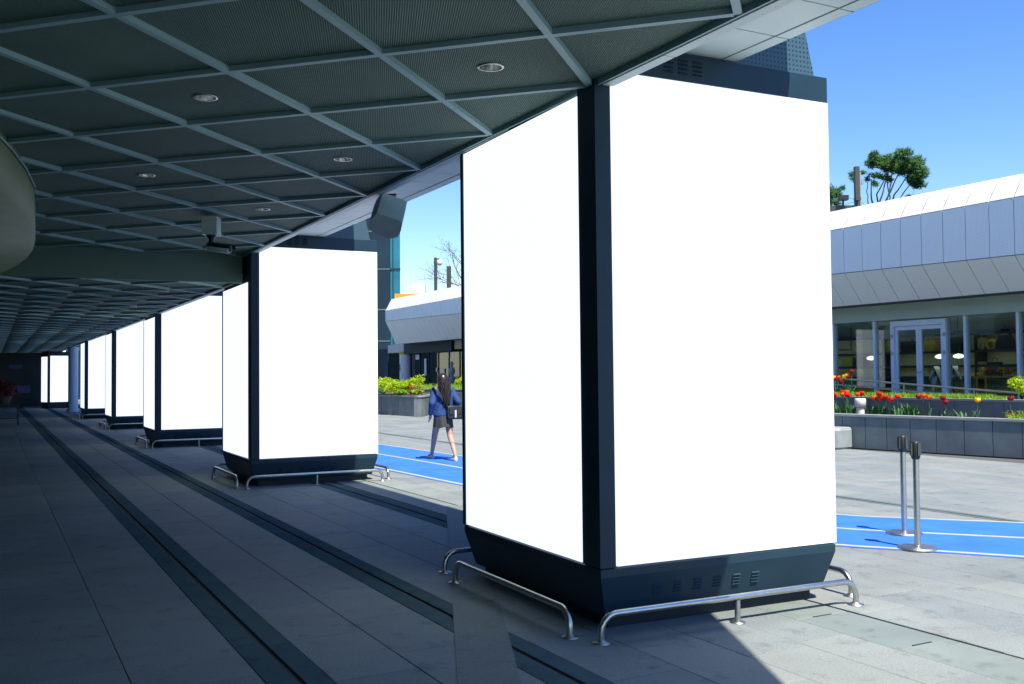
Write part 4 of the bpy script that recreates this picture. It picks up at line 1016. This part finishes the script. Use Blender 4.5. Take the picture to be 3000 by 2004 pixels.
for (x_, z_, rx, rz) in ((13.62, 9.62, .20, .16), (13.75, 9.45, .26, .2), (14.0, 9.48, .3, .18), (14.3, 9.55, .32, .2), (14.62, 9.62, .34, .2), (14.95, 9.55, .34, .22), (15.2, 9.38, .34, .24), (15.42, 9.18, .3, .24),
                         (14.7, 9.35, .36, .2), (15.0, 9.22, .34, .22), (15.25, 9.0, .32, .22), (15.45, 8.82, .26, .2), (14.45, 9.3, .3, .16), (14.75, 9.08, .3, .18), (15.1, 8.78, .28, .18), (15.35, 8.55, .26, .16), (15.62, 8.98, .18, .16), (14.1, 9.28, .24, .12)):
    cl.append((x_, Y+random.uniform(-.7, .7), z_, rx*1.12, rz*1.1))
for (x_, z_, rx, rz) in ((13.75, 8.92, .26, .10), (14.05, 8.86, .22, .11), (14.22, 8.72, .13, .12), (13.55, 8.85, .12, .08), (13.25, 9.0, .10, .07), (13.05, 8.86, .13, .08), (12.8, 8.95, .12, .09), (13.2, 8.72, .10, .13), (13.7, 8.55, .10, .08), (13.85, 8.7, .10, .1),
                         (15.05, 8.15, .08, .06), (15.3, 8.12, .06, .05), (13.35, 9.12, .06, .06)):
    cl.append((x_, Y+random.uniform(-.3, .3), z_, rx, rz))
st = [([(13.6, Y, 0), (13.55, Y, 3.5), (13.6, Y, 7.0)], .22, .16)]
for (x0, x1, x2, z1, z2_, r0) in ((13.6, 13.3, 13.05, 7.9, 8.8, .045), (13.62, 13.72, 13.8, 8.1, 8.9, .06), (13.65, 13.95, 14.25, 8.2, 9.15, .055), (13.68, 14.0, 14.1, 8.3, 9.0, .05), (13.7, 14.15, 14.5, 8.2, 9.2, .05),
                             (13.72, 14.35, 14.75, 8.25, 9.25, .06), (13.75, 14.55, 15.05, 8.25, 9.0, .055), (13.78, 14.5, 15.2, 7.95, 8.7, .05), (13.6, 13.45, 13.5, 8.0, 8.7, .035), (13.66, 14.3, 14.3, 8.1, 9.35, .04)):
    st.append(([(x0, Y, 6.6), ((x0+x1)/2+.04, Y+random.uniform(-.2, .2), 7.4), (x1, Y+random.uniform(-.4, .4), z1), (x2, Y+random.uniform(-.5, .5), z2_)], r0, .015))
for p in (((13.3, Y, 7.9), (12.9, Y, 8.1), (12.5, Y, 8.2)), ((13.3, Y, 7.8), (12.9, Y, 7.95), (12.45, Y, 7.8)), ((15.0, Y, 8.7), (15.2, Y, 8.4), (15.2, Y, 8.2))): st.append((list(p), .012, .004))
pine('pine_tree', 'spreading pine with many thin leaning stems above the shop roof', root_, st, cl, 190, .15)
cl = [(12.0, 36, 8.15, .16, .2), (12.2, 36, 8.3, .12, .08), (12.0, 36, 7.75, .14, .14), (12.15, 36, 7.55, .1, .12), (11.6, 36, 8.0, .4, .5)]
pine('pine_tree', 'pine branches peeking out beside the nearest lightbox pillar', (11.3, 36, 0), [([(11.3, 36, 0), (11.3, 36, 6), (11.6, 36, 8.2)], .16, .03), ([(11.4, 36, 7), (12.1, 36, 8.2)], .03, .01)], cl, 190, .14)
cl = [(15.0, 38, 7.72, .3, .2), (15.25, 38, 7.9, .2, .14), (15.85, 38, 8.0, .22, .2), (15.6, 38, 7.6, .3, .3), (16.0, 38, 8.2, .1, .1)]
pine('pine_tree', 'dark pine top just showing over the white roof edge', (15.4, 38, 0), [([(15.4, 38, 0), (15.4, 38, 7.8)], .15, .03)], cl, 190, .14)

th = tag(empty('bare_tree', (-1.75, 60, 0)), 'bare thin branched tree half hidden by the nearest pillar', 'tree')
tr = MB(); tips = []
def branch(p, d, ln, r, depth):
    pts = [p]
    for k in range(3):
        d = (d + Vector((random.gauss(0, .12), random.gauss(0, .12), random.gauss(.03, .08)))).normalized(); pts.append(pts[-1] + d*ln/3)
    tr.tube(pts, [r, r*.85, r*.75, r*.62], 5 if r < .03 else 8, caps=False)
    if depth == 0: tips.append(pts[-1]); return
    for k in range(random.choice((2, 3, 3))):
        nd = (d + Vector((random.gauss(0, .5), random.gauss(0, .5), random.gauss(.05, .3)))).normalized(); branch(pts[random.choice((2, 3, 3))], nd, ln*random.uniform(.62, .85), r*.58, depth-1)
branch(Vector((0, 0, 0)), Vector((0, 0, 1)), 5.6, .2, 0)
for k in range(5): branch(Vector((0, 0, 5.5)), Vector((random.uniform(-1, .6), random.uniform(-.6, .6), 1.2)).normalized(), 1.7, .085, 5)
tr.build('trunk', M['bark2'], th)
bu = MB()
for p in tips:
    if random.random() < .5: bu.leaf(p, .05)
bu.build('crown', M['green'], th)

# ------------------------------------------------------------------ flower stand at far left
th = tag(empty('flower_stand', (-17.5, 33.9, 0), ANG), 'dim metal stand with reddish flowers at the far left', 'flower stand')
for a, b in ((-.45, -.3), (.45, -.3), (-.45, .3), (.45, .3)): MB().box(a-.02, a+.02, b-.02, b+.02, 0, .66).build('leg', M['black'], th)
MB().box(-.5, .5, -.35, .35, .66, .70).build('top', M['black'], th)
MB().box(-.45, .45, -.012, .012, .22, .25).build('stretcher', M['black'], th)
MB().lathe([(.16, .70), (.26, .98), (.24, 1.0)], seg=14).build('pot', M['bark'], th)
fb = MB()
for k in range(700):
    v = Vector((random.gauss(0, 1), random.gauss(0, 1), random.gauss(0, 1))).normalized()*random.random()**.4; fb.leaf((v.x*.45, v.y*.4, 1.25+v.z*.32), .06)
fb.build('red_blooms', leafmat('dim_bloom', (.16, .035, .025), .3, .1), th)

# ------------------------------------------------------------------ the walking woman
PE = tag(empty('person', (-1.30, 18.46, .008), ANG), 'woman with long dark hair in blue jacket and black skirt walking away', 'person')
skin = mat('skin', (.42, .26, .20), .5, noise=.06, scale=12); denim = mat('blue_jacket', (.012, .055, .19), .8, noise=.25, scale=22, bump=.5, bscale=40)
blackc = mat('black_skirt', (.022, .03, .036), .7, noise=.2, scale=16); hairm = mat('dark_hair', (.018, .013, .012), .32, noise=.5, scale=30, stretch=(6, 6, .6)); shoe = mat('white_shoe', (.5, .48, .5), .6, noise=.1, scale=20)
bagm = mat('black_bag', (.016, .024, .026), .38, noise=.15, scale=14)
def remesh(o, v, it=4):
    md = o.modifiers.new('r', 'REMESH'); md.mode = 'VOXEL'; md.voxel_size = v; md.use_smooth_shade = True
    sm = o.modifiers.new('s', 'SMOOTH'); sm.factor = .5; sm.iterations = it
def ering(cx_, cy_, z_, rx, ry, n=18): return [Vector((cx_+rx*math.cos(2*math.pi*k/n), cy_+ry*math.sin(2*math.pi*k/n), z_)) for k in range(n)]
bd = MB()
bd.loft([ering(0, 0, .78, .13, .10), ering(0, 0, .86, .165, .115), ering(0, .01, .98, .125, .09), ering(0, .02, 1.12, .14, .10), ering(0, .02, 1.25, .16, .10), ering(0, .02, 1.33, .11, .08), ering(0, .03, 1.37, .05, .05), ering(0, .04, 1.43, .045, .05)])
bd.ell((0, .055, 1.49), .076, .092, .112); bd.ell((0, .145, 1.475), .014, .02, .018); bd.ell((-.076, .05, 1.48), .012, .02, .03); bd.ell((.076, .05, 1.48), .012, .02, .03)
bd.cap((-.085, .01, .82), (-.095, .19, .46), .088, .056); bd.cap((-.095, .19, .46), (-.095, .20, .40), .055, .056); bd.cap((-.095, .19, .44), (-.09, .345, .085), .057, .034)
bd.cap((.085, -.01, .82), (.09, -.10, .46), .088, .056); bd.cap((.09, -.10, .45), (.088, -.20, .33), .054, .056); bd.cap((.09, -.13, .42), (.085, -.345, .10), .056, .034)
bd.cap((-.09, .345, .075), (-.095, .47, .04), .036, .03); bd.cap((.085, -.345, .085), (.085, -.22, .035), .036, .03)
for sx, el, wr in ((-1, (-.235, -.05, 1.06), (-.24, .03, .85)), (1, (.27, -.06, 1.07), (.19, .16, 1.02))):
    bd.cap((sx*.165, .01, 1.29), el, .05, .04); bd.cap(el, wr, .04, .027)
    e_ = Vector(el); w_ = Vector(wr); dr = (w_-e_).normalized(); palm = w_+dr*.055
    bd.ell(palm, .034, .022, .05, 10, 6, dr.to_track_quat('Z', 'Y'))
    sd = dr.orthogonal().normalized(); ot = dr.cross(sd)
    for k, (lf, of) in enumerate(((.065, -.027), (.078, -.009), (.072, .009), (.055, .026))):
        a0 = palm+dr*.035+sd*of; a1 = a0+dr*lf*.5+ot*.006; a2 = a1+dr*lf*.42+ot*.018
        bd.cap(a0, a1, .0095, .009, 7); bd.cap(a1, a2, .009, .0075, 7)
    t0_ = palm-dr*.01-sd*.03; bd.cap(t0_, t0_-sd*.022+dr*.03+ot*.012, .011, .009, 7); bd.cap(t0_-sd*.022+dr*.03+ot*.012, t0_-sd*.02+dr*.055+ot*.02, .009, .0075, 7)
body = bd.build('body', skin, PE); remesh(body, .0085, 3)
jk = MB()
jk.loft([ering(0, 0, .80, .185, .14), ering(0, 0, .84, .20, .152), ering(0, 0, .95, .185, .140), ering(0, .01, 1.10, .19, .142), ering(0, .015, 1.22, .20, .138), ering(0, .02, 1.31, .165, .11), ering(0, .03, 1.37, .085, .08)])
jk.cap((-.165, .01, 1.29), (-.245, -.05, 1.06), .078, .066); jk.cap((-.245, -.05, 1.06), (-.248, .02, .87), .064, .046)
jk.cap((.165, .01, 1.29), (.275, -.06, 1.07), .078, .066); jk.cap((.275, -.06, 1.07), (.205, .13, 1.03), .064, .046)
jo = jk.build('jacket', denim, PE); remesh(jo, .012, 2)
sk = MB(); rings = []
for z_, rx, ry in ((.90, .155, .12), (.82, .178, .145), (.72, .185, .16), (.61, .19, .18)):
    rings.append([Vector((rx*math.cos(a_)*(1+.05*math.cos(9*a_)*(1-(z_-.6)/.3)), ry*math.sin(a_)*(1+.05*math.cos(9*a_)*(1-(z_-.6)/.3)), z_+.012*math.cos(4*a_))) for a_ in [2*math.pi*k/48 for k in range(48)]])
sk.loft(rings, caps=False)
sk.build('skirt', blackc, PE)
hr = MB(); rings = []
for z_, cy_, rx, ry in ((1.615, .04, .03, .03), (1.60, .035, .065, .075), (1.56, .03, .092, .105), (1.50, .02, .10, .108), (1.43, -.01, .102, .092), (1.36, -.05, .108, .075), (1.28, -.095, .112, .062), (1.20, -.125, .098, .054), (1.12, -.14, .075, .044), (1.06, -.15, .045, .030), (1.03, -.15, .012, .01)):
    rr = []
    for k in range(40):
        a_ = 2*math.pi*k/40; w_ = 1+.09*math.sin(7*a_+z_*22)*(1.45-min(z_, 1.45))/.4+.03*math.sin(15*a_)
        sh = .014*math.sin(z_*26)*(1 if z_ < 1.4 else 0); y_ = cy_+ry*math.sin(a_)*w_
        if z_ > 1.40 and math.sin(a_) > .55: y_ = min(y_, .085)
        rr.append(Vector((rx*math.cos(a_)*w_+sh, y_, z_)))
    rings.append(rr)
hr.loft(rings)
for k in range(16):
    a_ = math.pi+math.pi*k/15; x0 = .095*math.cos(a_); y0 = -.03+.08*math.sin(a_); pts = []
    for f in (0, .2, .4, .6, .8, 1): pts.append((x0*(1-.45*f)+.02*math.sin(f*9+k), y0-.09*f-.012, 1.45-.42*f+.03*math.sin(k*2.1)))
    hr.tube(pts, [.018, .022, .022, .02, .015, .004], 6)
hr.build('hair', hairm, PE)
for (ax, ay, az, tx, ty) in ((-.092, .345, .0, 0, 1), (.085, -.335, .0, .0, 1)):
    sh = MB(); rings = []
    for y_, w_, h_ in ((-.065, .022, .03), (-.05, .036, .075), (0, .040, .085), (.06, .042, .062), (.12, .044, .05), (.165, .034, .036), (.185, .012, .02)):
        rings.append([Vector((ax+w_*math.cos(R(q_)), ay+y_, max(0.0, .012+h_*math.sin(R(q_))) if q_ not in (200, 340) else 0.0)) for q_ in (0, 30, 60, 90, 120, 150, 180, 200, 270, 340)])
    sh.loft(rings); sh.build('shoe', shoe, PE)
def wp(v): return PE.location + N2*v[0] + D2*v[1] + Vector((0, 0, v[2]))
BG = tag(empty('shoulder_bag', wp((.20, -.17, .76)), ANG), 'black shoulder bag with pale tag at the woman’s right hip', 'bag')
BG.scale = (1.2, 1.1, 1.15)
BG['label'] = 'black shoulder bag with a pale tag on the hip of the walking woman'
prof = [[Vector((x_, y_, z_)) for x_, y_ in ((-.17*f, -.055*g_), (-.05*f, -.075*g_), (.10*f, -.075*g_), (.19*f, -.045*g_), (.19*f, .045*g_), (-.17*f, .05*g_))] for z_, f, g_ in ((0, .86, .9), (.03, 1, 1.15), (.12, 1.03, 1.15), (.19, .96, .9), (.215, .85, .55))]
MB().loft(prof, smooth=False).build('pouch', bagm, BG)
MB().box(-.16, .17, -.098, -.082, .09, .205).build('flap', bagm, BG)
MB().box(-.075, -.045, -.104, -.099, .03, .15).build('tag', shoe, BG)
sp2 = [(-.16, 0, .20), (-.19, .02, .26), (-.25, .02, .36), (-.32, .04, .48), (-.34, .09, .545), (-.34, .17, .585), (-.30, .24, .56)]
mbs = MB()
pp = [Vector(p) for p in sp2]; mbs.add([p+Vector((-.02, -.004, -.006)) for p in pp]+[p+Vector((.02, .0, .006)) for p in pp], [(k, k+1, len(pp)+k+1, len(pp)+k) for k in range(len(pp)-1)], True)
mbs.add([p+Vector((-.02, -.012, -.006)) for p in pp]+[p+Vector((.02, -.008, .006)) for p in pp], [(k, k+1, len(pp)+k+1, len(pp)+k) for k in range(len(pp)-1)], True)
mbs.build('strap', bagm, BG)
